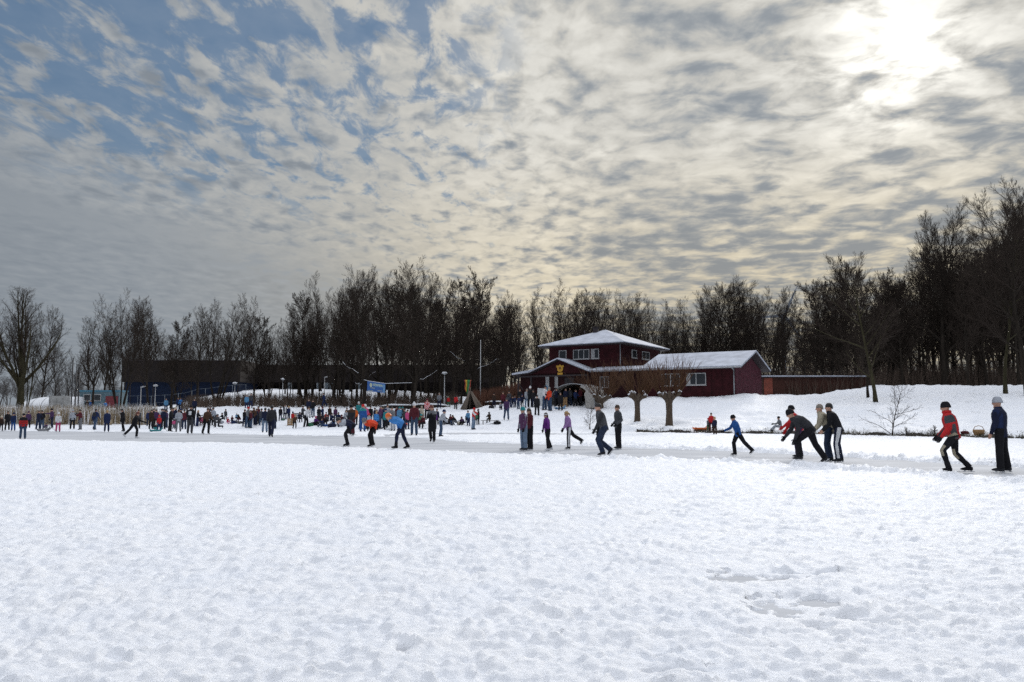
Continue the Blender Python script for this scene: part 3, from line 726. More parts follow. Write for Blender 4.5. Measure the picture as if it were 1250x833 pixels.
# low brown shed behind the right-hand mound
x0 = on_depth(932, 470, 85).x; x1 = on_depth(1058, 470, 85).x
shed = empty('long_shed', (x0, 85, 3.0), 0, 'long low red-brown shed with a thin snowy roof behind the mound', 'shed')
SB = boards('shed_boarding', (0.055, 0.022, 0.016), 5.0, 'X'); ws = x1 - x0
b = MB(); b.box((0, 0, -.8), (ws, 5, 2.15)); b.build('wall', SB, shed)
b = MB(); b.box((-.15, -.25, 2.152), (ws + .15, 5.2, 2.24)); r_ = b.build('roof', FASCIA, shed)
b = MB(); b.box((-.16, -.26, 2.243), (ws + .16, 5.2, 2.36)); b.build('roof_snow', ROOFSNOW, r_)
b = MB(); b.box((.05, -.06, -.5), (.95, -.004, 2.1)); d_ = b.build('door', mat('rust_door', (0.20, 0.045, 0.025), .7, .4, 3.0), shed)
b = MB(); b.tube([(.85, -.11, .9), (.85, -.06, .9)], [.03, .03], 6); b.build('handle', GUTTER, d_)
b = MB(); b.box((-1.2, .8, 1.9), (-.02, 4.5, 2.5)); b.build('side_block', FASCIA, shed)

# dark blue sports hall and the long dark hall beyond the copse
NAVY = boards('navy_cladding', (0.006, 0.014, 0.040), 4.0, 'X', 0.6, .25); BROWNR = boards('dark_brown_cladding', (0.022, 0.017, 0.016), 3.0, 'X', .8)
d = 140.0; xa, xb = on_depth(152, 470, d).x, on_depth(292, 470, d).x; zt = height_at(441, d)
hall = empty('sports_hall', (xa, d, 2.0), 0.0, 'large dark blue sports hall with a flat dark roof edge behind the left trees', 'hall'); w_ = xb - xa; h_ = zt - 2.0
b = MB(); b.box((0, 0, -1), (w_, 22, h_ * .56)); b.build('wall', NAVY, hall)
b = MB(); b.box((-.35, -.5, h_ * .56 + .003), (w_ + .3, 22.5, h_)); rr_ = b.build('roof', BROWNR, hall)
b = MB(); b.box((-.4, -.55, h_ + .002), (w_ + .35, 22.5, h_ + .14)); b.build('roof_edge', FASCIA, rr_)
for k in range(5):
    b = MB(); b.box((1.0 + k * 4.0, -.05, .9), (1.15 + k * 4.0, -.003, h_ * .55)); b.build('cladding_rib', FASCIA, hall)
b = MB(); b.box((w_ * .55, -.06, .2), (w_ * .55 + 1.8, -.004, 2.4)); b.build('door', FASCIA, hall)
d = 150.0; xa, xb = on_depth(294, 470, d).x, on_depth(612, 470, d).x; zt = height_at(446, d)
lh = empty('long_hall', (xa, d, 4.6), 0.0, 'long dark low building seen through the copse behind the banner', 'hall'); w_ = xb - xa; h_ = zt - 4.6
b = MB(); b.box((0, .8, -1.5), (w_, 16, h_ - .6)); b.build('wall', BROWNR, lh)
b = MB(); b.box((-.6, -1.0, h_ - 3.2), (w_ + .6, 16.5, h_)); b.build('roof', BROWNR, lh)
PALEW = mat('pale_lit_glass', (0.38, 0.46, 0.52), .2, .1, spec=.6)
for px in (388, 397, 404, 352, 436):
    xw = on_depth(px, 470, d).x - xa; b = MB(); b.box((xw - .45, .70, .8), (xw + .45, .795, 2.4)); wo = b.build('window', WHITE, lh)
    b = MB(); b.box((xw - .37, .68, .88), (xw + .37, .698, 2.32)); b.build('pane', PALEW, wo)

# white tunnel tent, grey panel wall and blue container beyond the reeds
d = 116.0
def pxx(px, dd): return on_depth(px, 480, dd).x
tx0, tx1 = pxx(27, d), pxx(99, d); tz = gz(tx1, d); th = height_at(484.5, d) - tz
tent = empty('tunnel_tent', ((tx0 + tx1) / 2, d, tz), 0, 'low white tunnel tent with a rounded end beyond the reeds', 'tent')
TARP = mat('white_tarpaulin', (0.80, 0.82, 0.85), .6, .04, 2.0, .3, 2.0)
b = MB(); n = 14; hw = (tx1 - tx0) / 2
rings = []
for i in range(13):
    t = i / 12; xx = -hw + 2 * hw * t; s = math.sqrt(max(0.0, 1 - (1 - min(t / .52, 1.0)) ** 2)) if t < .52 else 1.0; s = max(s, .04)
    rings.append([(xx, -2.6 * math.cos(math.pi * k / n), th * (s if t < .52 else 1) * math.sin(math.pi * k / n)) for k in range(n + 1)])
vs = [p for r in rings for p in r]; fs = [(i * (n + 1) + k, i * (n + 1) + k + 1, (i + 1) * (n + 1) + k + 1, (i + 1) * (n + 1) + k) for i in range(12) for k in range(n)]
fs.append(tuple(range(12 * (n + 1), 13 * (n + 1)))); b.add(vs, fs); b.build('cover', TARP, tent, True)
b = MB()
for i in (4, 6, 8, 10): b.tube([(p[0], p[1] * 1.005, p[2] * 1.006) for p in rings[i]], [.035] * (n + 1), 6)
b.build('hoop', GUTTER, tent, True)
d = 111.0; gx0, gx1 = pxx(60.5, d), pxx(86, d); z0 = gz(gx0, d); zt = height_at(483.5, d)
gp = empty('panel_wall', (gx0, d, z0), 0, 'grey weathered panel wall standing in front of the white tent', 'panel wall')
PANEL = mat('weathered_panel', (0.30, 0.30, 0.29), .85, .25, 1.5, .4, 6.0); n = 3; w1 = (gx1 - gx0) / n
for k in range(n):
    b = MB(); b.box((k * w1 + .02, 0, -.2), ((k + 1) * w1 - .02, .12, zt - z0)); b.build('panel', PANEL, gp, bevel=.015)
b = MB(); b.box((-.03, -.05, -.2), (.05, -.003, zt - z0 + .08)); b.build('post', GUTTER, gp)
d = 117.0; cx0, cx1 = pxx(97.5, d), pxx(146, d); z0 = gz(cx0, d); zt = height_at(476.5, d); w_ = cx1 - cx0; h_ = zt - z0
ct = empty('site_container', (cx0, d, z0), 0, 'pale blue container cabin with a red door behind the small umbrella tree', 'container')
b = MB(); b.box((0, 0, -.3), (w_, 2.5, h_ - .25)); b.build('wall', boards('pale_blue_panels', (0.11, 0.17, 0.20), 3.0, 'X', .6), ct)
b = MB(); b.box((-.05, -.06, h_ - .247), (w_ + .05, 2.55, h_)); b.build('roof_band', mat('bright_blue', (0.05, 0.17, 0.25), .5), ct)
b = MB(); b.box((w_ * .66, -.08, -.1), (w_ * .97, -.004, h_ * .68)); dd_ = b.build('door', mat('signal_red', (0.16, 0.022, 0.03), .55), ct)
b = MB(); b.tube([(w_ * .69, -.13, h_ * .33), (w_ * .69, -.08, h_ * .33)], [.04, .04], 6); b.build('handle', GUTTER, dd_)
for k in (0.10, .36):
    b = MB(); b.box((w_ * k, -.05, h_ * .42), (w_ * (k + .18), -.004, h_ * .78)); wo = b.build('window', WHITE, ct); b = MB(); b.box((w_ * k + .08, -.058, h_ * .42 + .08), (w_ * (k + .18) - .08, -.052, h_ * .78 - .08)); b.build('pane', GLASS, wo)

# flagpoles, lamp posts, white pole, banner, flag, fence
POLEM = mat('dark_pole', (0.025, 0.025, 0.03), .5); LAMPM = mat('lamp_grey', (0.42, 0.43, 0.44), .5)
for px, top, lab in ((87.5, 438, 'leftmost and tallest of three dark flagpoles beside the blue container'), (92.2, 446, 'middle one of three dark flagpoles beside the blue container'), (96, 450, 'rightmost and shortest of three dark flagpoles, touching the blue container')):
    d = 108.0; p = (pxx(px, d), d, gz(pxx(px, d), d)); h_ = height_at(top, d) - p[2]
    o = empty('flagpole', p, 0, lab, 'flagpole', 'flagpoles by the container')
    b = MB(); b.tube([(0, 0, -.2), (0, 0, h_)], [.10, .06], 8); b.build('pole', POLEM, o, True)
    b = MB(); b.tube([(0, 0, h_), (0, 0, h_ + .06), (0, 0, h_ + .14)], [.04, .09, .03], 8); b.build('finial', POLEM, o, True)
def lamp(px, d, top, lab, style):
    x = pxx(px, d); z = gz(x, d); h_ = height_at(top, d) - z
    o = empty('lamp_post', (x, d, z), 0, lab, 'lamp post', 'lamp posts on the bank')
    b = MB(); b.tube([(0, 0, -.2), (0, 0, h_ * .25), (0, 0, h_ * .26), (0, 0, h_)], [.085, .085, .06, .05], 8); b.build('pole', LAMPM, o, True)
    b = MB()
    if style == 'round':
        b.tube([(0, 0, h_ - .02), (0, 0, h_ + .05), (0, 0, h_ + .12), (0, 0, h_ + .22)], [.10, .30, .36, .10], 14); b.build('lamp_head', LAMPM, o, True)
        b = MB(); b.tube([(0, 0, h_ + .125), (0, 0, h_ + .24), (0, 0, h_ + .28)], [.36, .24, .05], 14); b.build('snow_cap', LIMB_SNOW, o, True)
    else:
        b.tube([(-.06, 0, h_), (.28, -.05, h_ + .10), (.62, -.05, h_ + .12)], [.07, (.14, .09), (.09, .05)], 8); b.build('lamp_head', LAMPM, o, True)
lamp(542.5, 92, 457, 'white lamp post with a round snow-capped head, left of the green flag', 'round')
lamp(172, 112, 473, 'grey lamp post left of its pair before the blue hall', 'arm'); lamp(189.5, 112, 472, 'grey lamp post right of its pair before the blue hall', 'round')
lamp(286.5, 112, 469, 'grey lamp post at the right end of the blue hall', 'round'); lamp(345, 118, 464, 'lamp post among the copse stems right of the blue hall', 'round'); lamp(396, 112, 461, 'pale lamp post in the copse near the lit windows of the long hall', 'arm')
d = 90.0; x = pxx(586.5, d); z = gz(x, d); h_ = height_at(415, d) - z
o = empty('signal_mast', (x, d, z), 0, 'tall thin pale mast standing right of the green flag', 'mast')
b = MB(); b.tube([(0, 0, -.2), (0, 0, h_ * .45), (0, 0, h_)], [.075, .055, .03], 8); b.build('pole', LAMPM, o, True)
# the banner on a rope between two bank trees
d = 90.0; P0 = on_depth(448.5, 465, d); P1 = on_depth(470.5, 468.5, d); P2 = on_depth(470, 480, d); P3 = on_depth(448, 477.5, d); PR = on_depth(503, 467.3, 89.8)
BLUE = mat('banner_blue', (0.035, 0.115, 0.36), .7, .12); LBLUE = mat('banner_sky_blue', (0.14, 0.30, 0.52), .7, .1); CREAM = mat('banner_cream', (0.50, 0.55, 0.42), .7, .1)
ban = empty('banner', P0, 0, 'blue printed banner with pale lettering hung on a rope between two bank trees', 'banner')
def BP(u, v, off=0.0):
    p = P0.lerp(P1, u).lerp(P3.lerp(P2, u), v) - P0; p.y += -off + .05 * math.sin(u * 6) * v; return p
b = MB(); nu = 10
for off, fl in ((0.0, 0), (-.012, 1)):
    vs = [BP(i / nu, j / 4, off) for j in range(5) for i in range(nu + 1)]
    b.add(vs, [(j * (nu + 1) + i, j * (nu + 1) + i + 1, (j + 1) * (nu + 1) + i + 1, (j + 1) * (nu + 1) + i) for j in range(4) for i in range(nu)])
b.build('cloth', BLUE, ban, True)
def bq(u0, u1, v0, v1, m, name, off=.01):
    b = MB(); n = 5; b.add([BP(u0 + (u1 - u0) * i / n, v, off) for v in (v0, v1) for i in range(n + 1)], [(i, i + 1, i + n + 2, i + n + 1) for i in range(n)]); return b.build(name, m, ban)
bq(.30, .98, .14, .46, LBLUE, 'top_band'); bq(.88, .99, .46, .98, LBLUE, 'side_band')
b = MB()      # pale lettering: an emblem and three lines of small strokes, too small to read
rr = random.Random(4)
def stroke(u0, u1, v0, v1):
    b.add([BP(u0, v0, .02), BP(u1, v0, .02), BP(u1, v1, .02), BP(u0, v1, .02)], [(0, 1, 2, 3)])
u = .34
while u < .80: stroke(u, u + .035, .20, .38); stroke(u, u + .05, .20, .25); u += .065
for v0, ua, ub in ((.60, .18, .42), (.80, .60, .84), (.90, .05, .30)):
    u = ua
    while u < ub: w2 = rr.uniform(.02, .04); stroke(u, u + w2, v0, v0 + .07); u += w2 + .018
b.build('lettering', CREAM, ban)
b = MB(); c0 = (.20, .36); ring = [BP(c0[0] + .075 * math.cos(a * .3927), c0[1] + .20 * math.sin(a * .3927), .02) for a in range(16)]; b.add(ring, [tuple(range(16))]); b.build('emblem', CREAM, ban)
b = MB(); b.tube([on_depth(444, 463.5, 92) - P0, Vector((0, 0, 0)), P1 - P0 + Vector((0, 0, .02)), PR - P0], [.022] * 4, 6); b.build('rope', LIMB_SNOW, ban, True)
# green, yellow and red flag hanging by the trunk
d = 89.0; p = on_depth(571, 464, d)
fl = empty('hanging_flag', p, 0, 'green flag with yellow and red edges hanging on the thick dark trunk', 'flag')
FG, FY, FR = mat('flag_green', (0.02, 0.20, 0.06), .7), mat('flag_yellow', (0.55, 0.36, 0.04), .7), mat('flag_red', (0.33, 0.05, 0.03), .7)
for k, (a, c, m) in enumerate(((-.14, .17, FG), (-.34, -.14, FY), (-.46, -.34, FR), (.17, .30, FR))):
    b = MB(); vs = []
    for j in range(7):
        v = j / 6; s = 1 - .35 * v + .1 * math.sin(v * 9 + k)
        for (xx, yy) in ((a, -.02), (c, -.02), (c, .02), (a, .02)): vs.append((xx * s + .1 * (1 - v), yy + .06 * math.sin(xx * 9 + v * 4), -1.55 * v * (1.0 if k == 0 else .85)))
    b.add(vs, [(j * 4 + i, j * 4 + (i + 1) % 4, j * 4 + 4 + (i + 1) % 4, j * 4 + 4 + i) for j in range(6) for i in range(4)] + [(3, 2, 1, 0), (24, 25, 26, 27)])
    b.build('flag_field', m, fl, True)
FENCEM = mat('fence_grey', (0.14, 0.17, 0.20), .5)
# wire fence before the blue hall
fx0, fx1, d = pxx(152, 124), pxx(300, 124), 124.0
fn = empty('wire_fence', (fx0, d, gz(fx0, d)), 0, 'thin pale-railed wire fence in front of the blue hall', 'fence')
n = 9
for k in range(n + 1):
    xx = (fx1 - fx0) * k / n; zz = gz(fx0 + xx, d) - fn.location.z; b = MB(); b.tube([(xx, 0, zz - .2), (xx, 0, zz + 1.9)], [.03, .03], 6); b.build('post', FENCEM, fn, True)
for h_ in (.7, 1.85):
    b = MB(); b.tube([((fx1 - fx0) * k / 18, 0, gz(fx0 + (fx1 - fx0) * k / 18, d) - fn.location.z + h_) for k in range(19)], [.016] * 19, 6); b.build('rail', FENCEM, fn, True)
# wind turbine far behind the trees
d = 620.0; x = pxx(958, d); zb = gz(x, d); hub = height_at(386, d)
wt = empty('wind_turbine', (x, d, zb), 0, 'grey wind turbine far behind the trees in the gap right of the clubhouse', 'wind turbine')
WTM = mat('turbine_grey', (0.16, 0.18, 0.21), .6, .05)
b = MB(); b.tube([(0, 0, -1), (0, 0, hub - zb)], [2.3, 1.2], 12); b.build('tower', WTM, wt, True)
b = MB(); b.box((-1.3, -3.5, hub - zb - 1.3), (1.3, 5, hub - zb + 1.4)); b.build('nacelle', WTM, wt, bevel=.3)
b = MB(); b.tube([(0, -3.5, hub - zb), (0, -4.6, hub - zb), (0, -5.4, hub - zb)], [1.3, 1.1, .3], 12); b.build('hub', WTM, wt, True)
for a in (-25, 95, 215):
    dr = Vector((-math.sin(rad(a)), 0, math.cos(rad(a)))); b = MB()
    b.tube([Vector((0, -4.4, hub - zb)) + dr * L for L in (.5, 4, 10, 18, 25.5)], [(.5, .5), (.35, 1.3), (.3, 1.0), (.2, .7), (.08, .2)], 8); b.build('blade', WTM, wt, True)
# arched party tent in front of the clubhouse
d = 73.0; p = Vector((pxx(699, d), d, 0)); p.z = gz(p.x, p.y)
pt = empty('marquee', p, rad(-26), 'pale arched marquee with an open dark mouth in front of the clubhouse', 'marquee')
def arch(y, s=1.0, k0=0, k1=14): return [(2.15 * s * -math.cos(math.pi * k / 14) * (1.0 if k in (0, 14) else 1.0), y, 2.2 * s * math.sin(math.pi * k / 14) ** .6) for k in range(k0, k1 + 1)]
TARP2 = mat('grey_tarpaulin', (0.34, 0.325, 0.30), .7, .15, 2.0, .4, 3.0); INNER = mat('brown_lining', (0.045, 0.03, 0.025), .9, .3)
b = MB(); A = [arch(y) for y in (-.1, 1.2, 2.5, 3.6)]; n = 15
b.add([q for r in A for q in r], [(i * n + k, i * n + k + 1, (i + 1) * n + k + 1, (i + 1) * n + k) for i in range(3) for k in range(n - 1)]); b.build('cover', TARP2, pt, True)
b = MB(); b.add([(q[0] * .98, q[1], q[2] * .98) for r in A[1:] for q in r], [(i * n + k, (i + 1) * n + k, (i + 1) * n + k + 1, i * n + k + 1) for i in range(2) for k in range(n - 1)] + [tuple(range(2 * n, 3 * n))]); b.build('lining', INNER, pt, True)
b = MB()
for y in (-.1, 1.75, 3.6): b.tube([(q[0] * 1.01, y, q[2] * 1.01) for q in arch(0)], [.035] * 15, 6)
b.build('hoop', GUTTER, pt, True)
b = MB(); vs = []; side = [q for q in arch(-.14)][9:]       # front corner sheet
b.add(side + [(q[0] * .60 if q[2] < 1.6 else q[0] * .8, q[1] + .02, q[2] * .93) for q in side], [(k, k + 1, k + 7, k + 6) for k in range(5)]); b.build('corner_sheet', TARP2, pt, True)
# white sheet leaning beside the marquee
d = 73.5; p = Vector((pxx(661, d), d, 0)); p.z = gz(p.x, d)
ws_ = empty('notice_sheet', p, 0, 'pale blank board leaning by the clubhouse porch left of the marquee', 'board')
b = MB(); b.add([(-.45, 0, .25), (.42, 0, .2), (.5, .25, 1.85), (-.35, .25, 1.9), (-.45, .03, .25), (.42, .03, .2), (.5, .28, 1.85), (-.35, .28, 1.9)], [(0,1,2,3),(7,6,5,4),(0,4,5,1),(1,5,6,2),(2,6,7,3),(3,7,4,0)]); b.build('sheet', mat('dull_white', (.52, .54, .55), .7), ws_)
b = MB(); b.tube([(-.38, .1, -.1), (-.3, .3, 1.85)], [.025, .025], 6); b.tube([(.38, .1, -.1), (.45, .3, 1.8)], [.025, .025], 6); b.build('leg', FASCIA, ws_)

# ------------------------------------------------------------------ brush, reeds and dead grass
def blades(name, n, place, col, label, h0, h1, w, lean, seed, top=None, cat='undergrowth', curve=.3):
    r = np.random.default_rng(seed); XY = place(r, n); n = len(XY)
    z = base_height(XY[:, 0], XY[:, 1]) - .03; h = r.uniform(h0, h1, n); a = r.uniform(0, 6.28, n); la = r.uniform(0, 6.28, n); ln = np.abs(r.normal(0, lean, n)) * h
    ww = r.uniform(.6, 1.3, n) * w; dx, dy = np.cos(a) * ww, np.sin(a) * ww; ox, oy = np.cos(la) * ln, np.sin(la) * ln
    def ring(t, s): return [np.stack([XY[:, 0] + ox * t ** 1.6 + k * dx * s, XY[:, 1] + oy * t ** 1.6 + k * dy * s, z + h * t * (1 - .0 * t)], -1) for k in (-1, 1)]
    V = np.stack(ring(0, 1) + ring(.55, .9) + ring(1.0, .25), 1).reshape(-1, 3); i = np.arange(n)[:, None] * 6
    Fq = np.concatenate([i + np.array([[0, 1, 3, 2]]), i + np.array([[2, 3, 5, 4]])]); me = mesh_np(name, V, Fq, [col]); o = bpy.data.objects.new(name, me); link(o)
    tag(o, label, cat, None, 'stuff'); return o
def strip(px0, px1, d0, d1, clump=0.0):
    def f(r, n):
        px = r.uniform(px0, px1, n); d = r.uniform(d0, d1, n)
        if clump: px = px + clump * np.sin(px * .9 + 2 * np.sin(px * .23))
        return np.stack([(px - 625) / F * d, d], -1)
    return f
def reedbed(r, n):
    px = r.uniform(-160, 200, n); d = r.uniform(87, 93.5, n); k = np.sin(px * .21) * .5 + np.sin(px * .067 + 2) * .6 + np.sin(px * .9 + d * 2.1) * .5 + r.normal(0, .5, n)
    front = 87.3 + .9 * np.sin(px * .09) + .6 * np.sin(px * .31 + 1); ok = (k > -1.0) & (d > front + np.abs(r.normal(0, .5, n))) & (px < 188 + r.normal(0, 6, n)); px, d = px[ok], d[ok]
    return np.stack([(px - 625) / F * d, d], -1)
REED = mat('reed_straw', (0.33, 0.26, 0.17), .85, .3, 1.5); BRUSH = mat('brown_brush', (0.085, 0.058, 0.042), .85, .35, 1.0); RUST = mat('rust_brush', (0.13, 0.055, 0.032), .85, .3, 1.0); DEAD = mat('dead_grass', (0.12, 0.105, 0.06), .9, .4, 2.0)
blades('reeds', 15000, reedbed, REED, 'band of pale straw-coloured reeds along the far shore on the left', 0.8, 2.15, .026, .16, 1, cat='reeds')
blades('reed_plumes', 3500, reedbed, LIMB_SNOW, 'snow-dusted pale plumes on top of the reed band', 1.5, 2.3, .020, .14, 2, cat='reeds')
blades('undergrowth', 16000, strip(225, 560, 96, 108, 3), BRUSH, 'brown leafless undergrowth at the foot of the copse on the bank', .4, 1.7, .016, .35, 3)
blades('hedge_brush', 7000, strip(578, 650, 88, 96, 2), RUST, 'rust-brown brushwood between the white mast and the clubhouse porch', .8, 2.0, .018, .22, 4)
blades('wood_brush', 13000, strip(960, 1420, 84, 100, 4), BRUSH, 'dark brush at the foot of the wood on the right bank', .4, 2.6, .020, .30, 5)
blades('thicket', 16000, strip(840, 1420, 102, 135, 4), BRUSH, 'tall dark thicket of thin stems deep in the wood beyond the shed and right bank', 1.5, 6.0, .022, .18, 15)
def shore(r, n):
    px = r.uniform(778, 1420, n); px = px[(np.sin(px * .37) + np.sin(px * .11 + 1) + r.normal(0, .8, len(px))) > -1.15]
    yy = np.interp(px, KPX, _ky[:, 0]) + np.abs(r.normal(0, .45, len(px))) - .1; return np.stack([(px - 625) / F * yy, yy], -1)
blades('shore_grass', 9000, shore, DEAD, 'fringe of brown dead grass along the edge of the right bank', 0.08, .24, .014, .8, 6, cat='grass')
def tufts(r, n):
    px = r.uniform(770, 1300, n); dd = np.interp(px, KPX, _ky[:, 1]) + r.uniform(.5, 22, n); k = np.sin(px * .13 + dd) * np.sin(dd * .9 + px * .05) + r.normal(0, .25, n)
    px, dd = px[k > .62], dd[k > .62]; return np.stack([(px - 625) / F * dd, dd], -1)
blades('grass_tufts', 6000, tufts, DEAD, 'sparse brown grass tips sticking through the snow of the right bank', .08, .17, .008, .7, 7, cat='grass')
# dark undercut edge of the bank
SOIL = mat('wet_soil', (0.035, 0.030, 0.024), .9, .4, 3.0, .5, 12.0)
b = MB(); rr = random.Random(8); px = 776.0; vs = []
while px < 1500:
    yy = float(np.interp(px, KPX, _ky[:, 0])); yy += .08 * math.sin(px * .21) + rr.uniform(-.06, .06); hh = max(0.03, .12 + .07 * math.sin(px * .13 + 1) + rr.uniform(-.04, .05)); xx = (px - 625) / F * yy
    vs += [(xx, yy - .12, -.02), (xx, yy - .05, .05 + hh * .9), (xx * 1.004, yy + .55, .05 + hh)]; px += 2.2
n = len(vs) // 3; b.add(vs, [(i * 3 + k, (i + 1) * 3 + k, (i + 1) * 3 + k + 1, i * 3 + k + 1) for i in range(n - 1) for k in range(2)])
o = b.build('bank_edge', SOIL, None, True); o['kind'] = 'structure'

# ------------------------------------------------------------------ pollard willows, sapling, stump
def pollard(px, py, head_py, shoot_py, lab, r0=.24, seed=1, spread=.75, n=130, name='pollard_willow', width=1.0):
    rr = random.Random(seed); p = hit(px, py); d = p.y; o = empty(name, p, 0, lab, 'tree', 'pollard willows by the shore')
    hh = height_at(head_py, d) - p.z; ht = height_at(shoot_py, d) - p.z
    b = MB(); b.tube([(0, 0, -.15), (0, 0, .1), (.02, 0, hh * .5), (.01, 0, hh * .82), (0, 0, hh), (0, 0, hh + .22)], [r0 * 1.5, r0 * 1.12, r0 * .93, r0 * 1.0, r0 * 1.35, r0 * .8], 12)
    knobs = []
    for k in range(7):
        a = k * .9 + rr.uniform(-.3, .3); l = rr.uniform(.35, .75) * spread; e = Vector((l * math.cos(a), l * math.sin(a), hh + .10 + rr.uniform(.05, .40)))
        b.tube([(0, 0, hh - .25), e * .6 + Vector((0, 0, hh * .38)), e, e + Vector((0, 0, .12))], [r0 * .65, r0 * .48, r0 * .58, r0 * .28], 8); knobs.append(e)
    b.build('trunk', BARK_W, o, True)
    b = MB()
    for i in range(n):
        e = rr.choice(knobs); a = math.atan2(e.y, e.x) + rr.gauss(0, .7); out = rr.uniform(.05, .75) * width; L = (ht - e.z) * rr.uniform(.55, 1.05); q = Vector(e); dr = Vector((out * math.cos(a), out * math.sin(a), 1)).normalized(); pts = [q]
        for s in range(4):
            q = q + dr * (L / 4); dr = (dr + Vector((rr.gauss(0, .05), rr.gauss(0, .05), .10))).normalized(); pts.append(q)
        b.tube(pts, [.021, .019, .016, .012, .008], 4)
        for s in range(3):
            j = rr.randrange(1, 4); dd = (dr + Vector((rr.gauss(0, .35), rr.gauss(0, .35), 0))).normalized(); b.tube([pts[j], pts[j] + dd * L * .18, pts[j] + dd * L * .36], [.008, .006, .004], 3)
    b.build('crown', TWIG_RED, o, True)
    for e in knobs[:5]:
        b = MB(); b.tube([e + Vector((-.14, 0, .12)), e + Vector((0, -.02, .19)), e + Vector((.15, .02, .11))], [.05, .08, .04], 8); b.build('snow_cap', LIMB_SNOW, o, True)
    return o
BARK_W = mat('willow_bark', (0.080, 0.056, 0.037), .9, .35, 3.0, .7, 14.0, stretch=(3, 3, .5))
pollard(817, 520, 487, 433, 'pollard willow with the thicker leaning trunk, nearest the shore', .25, 1, 1.15, 105, width=1.25)
pollard(778, 515, 487, 436, 'pollard willow behind and left of the thicker one on the shore', .22, 2, 1.0, 100, width=1.2)
pollard(733, 499, 489, 440, 'short many-shooted willow beside the arched marquee', .26, 3, 1.5, 110, width=1.7)
def sapling(px, py, top, seed, lab, name='bare_sapling'):
    rr = random.Random(seed); p = hit(px, py); o = empty(name, p, 0, lab, 'sapling'); H = height_at(top, p.y) - p.z
    t = Tree(seed, H, [dict(n=8, wig=.09, up=.02, sides=7, tip=.2), dict(n=5, wig=.14, up=.05, sides=5, count=19, t0=.05, ang=60, dev=16, len=.58, thick=.012, tip=.3, prof=lambda t: 1.15 - .75 * t),
             dict(n=3, wig=.18, up=.03, sides=3, count=8, t0=.15, ang=45, dev=18, len=.42, thick=.011, tip=.4), dict(n=2, wig=.2, up=.02, sides=3, count=3, t0=.2, ang=40, dev=18, len=.5, thick=.009, tip=.5)], 0, .006)
    t.grow((0, 0, -.05), Vector((.05, 0, 1)).normalized(), H, .045, 0); m = t.meshes(name)
    for me, nm in ((m[0], 'trunk'), (m[1], 'crown')): me.materials.append(TWIG); link(bpy.data.objects.new(nm, me), o)
sapling(1089, 533, 474, 21, 'bare sapling with thin dark twigs at the edge of the right bank')
for i, (px, py, top, lab) in enumerate(((1140, 532, 520, 'low bare twig bush right of the sapling on the shore'), (1106, 533, 522, 'small twiggy bush touching the sapling foot'), (720, 524, 500, 'thin leafless weed in front of the marquee willow'), (975, 483, 473, 'small leafless bush before the brown shed'))): sapling(px, py, top, 30 + i, lab, 'twig_bush')
# wooden wigwam of poles by the flag
p = Vector((pxx(577, 86), 86, 0)); p.z = gz(p.x, 86)
wg = empty('pole_shelter', p, 0, 'brown tent-like shelter of poles and bark under the green flag', 'shelter'); WOODG = mat('grey_wood', (0.12, 0.095, 0.075), .9, .35, 4.0, .6, 10.0, stretch=(3, 3, .6)); rr = random.Random(3)
for k in range(15):
    a = k * .44 - .4; R = 1.25; b = MB()
    if 4.0 < a < 4.9: continue
    b.tube([(R * math.cos(a), R * math.sin(a), -.1), (.12 * math.cos(a) - .25, .12 * math.sin(a), 1.75 + rr.uniform(-.1, .15))], [(.30, .12), (.10, .06)], 6); b.build('pole', WOODG, wg, True)
for k, (u, v) in enumerate(((-.55, 2.6), (.25, 2.3))):
    b = MB(); b.tube([(-.8 + k * .5, -.5, -.1), (-.35 + k * .1, .1, v)], [.06, .04], 6); b.build('prop', WOODG, wg, True)
# fallen trunks and brush heaps at the foot of the bank trees
for i, (px, d, L, r0, lab) in enumerate(((487, 92, 4.2, .22, 'snow-topped log lying left of the thick bank tree'), (524, 91, 4.8, .25, 'snow-topped log lying right of the thick bank tree'), (605, 88, 2.6, .16, 'dark log by the white mast'))):
    p = Vector((pxx(px, d), d, 0)); p.z = gz(p.x, d); o = empty('fallen_log', p, rad(7 - 9 * i), lab, 'log', 'logs on the bank'); b = MB(); b.tube([(-L / 2, 0, .16), (-L / 5, .05, .26), (L / 4, -.05, .24), (L / 2, 0, .15)], [r0 * .9, r0 * 1.05, r0, r0 * .7], 9); b.build('trunk', BARK, o, True)
    b = MB(); b.tube([(-L / 2.2, 0, .16 + r0 * .8), (-L / 5, .05, .26 + r0 * .9), (L / 4, -.05, .24 + r0 * .85), (L / 2.1, 0, .15 + r0 * .6)], [r0 * .5, r0 * .65, r0 * .6, r0 * .4], 8); b.build('snow_cap', LIMB_SNOW, o, True)
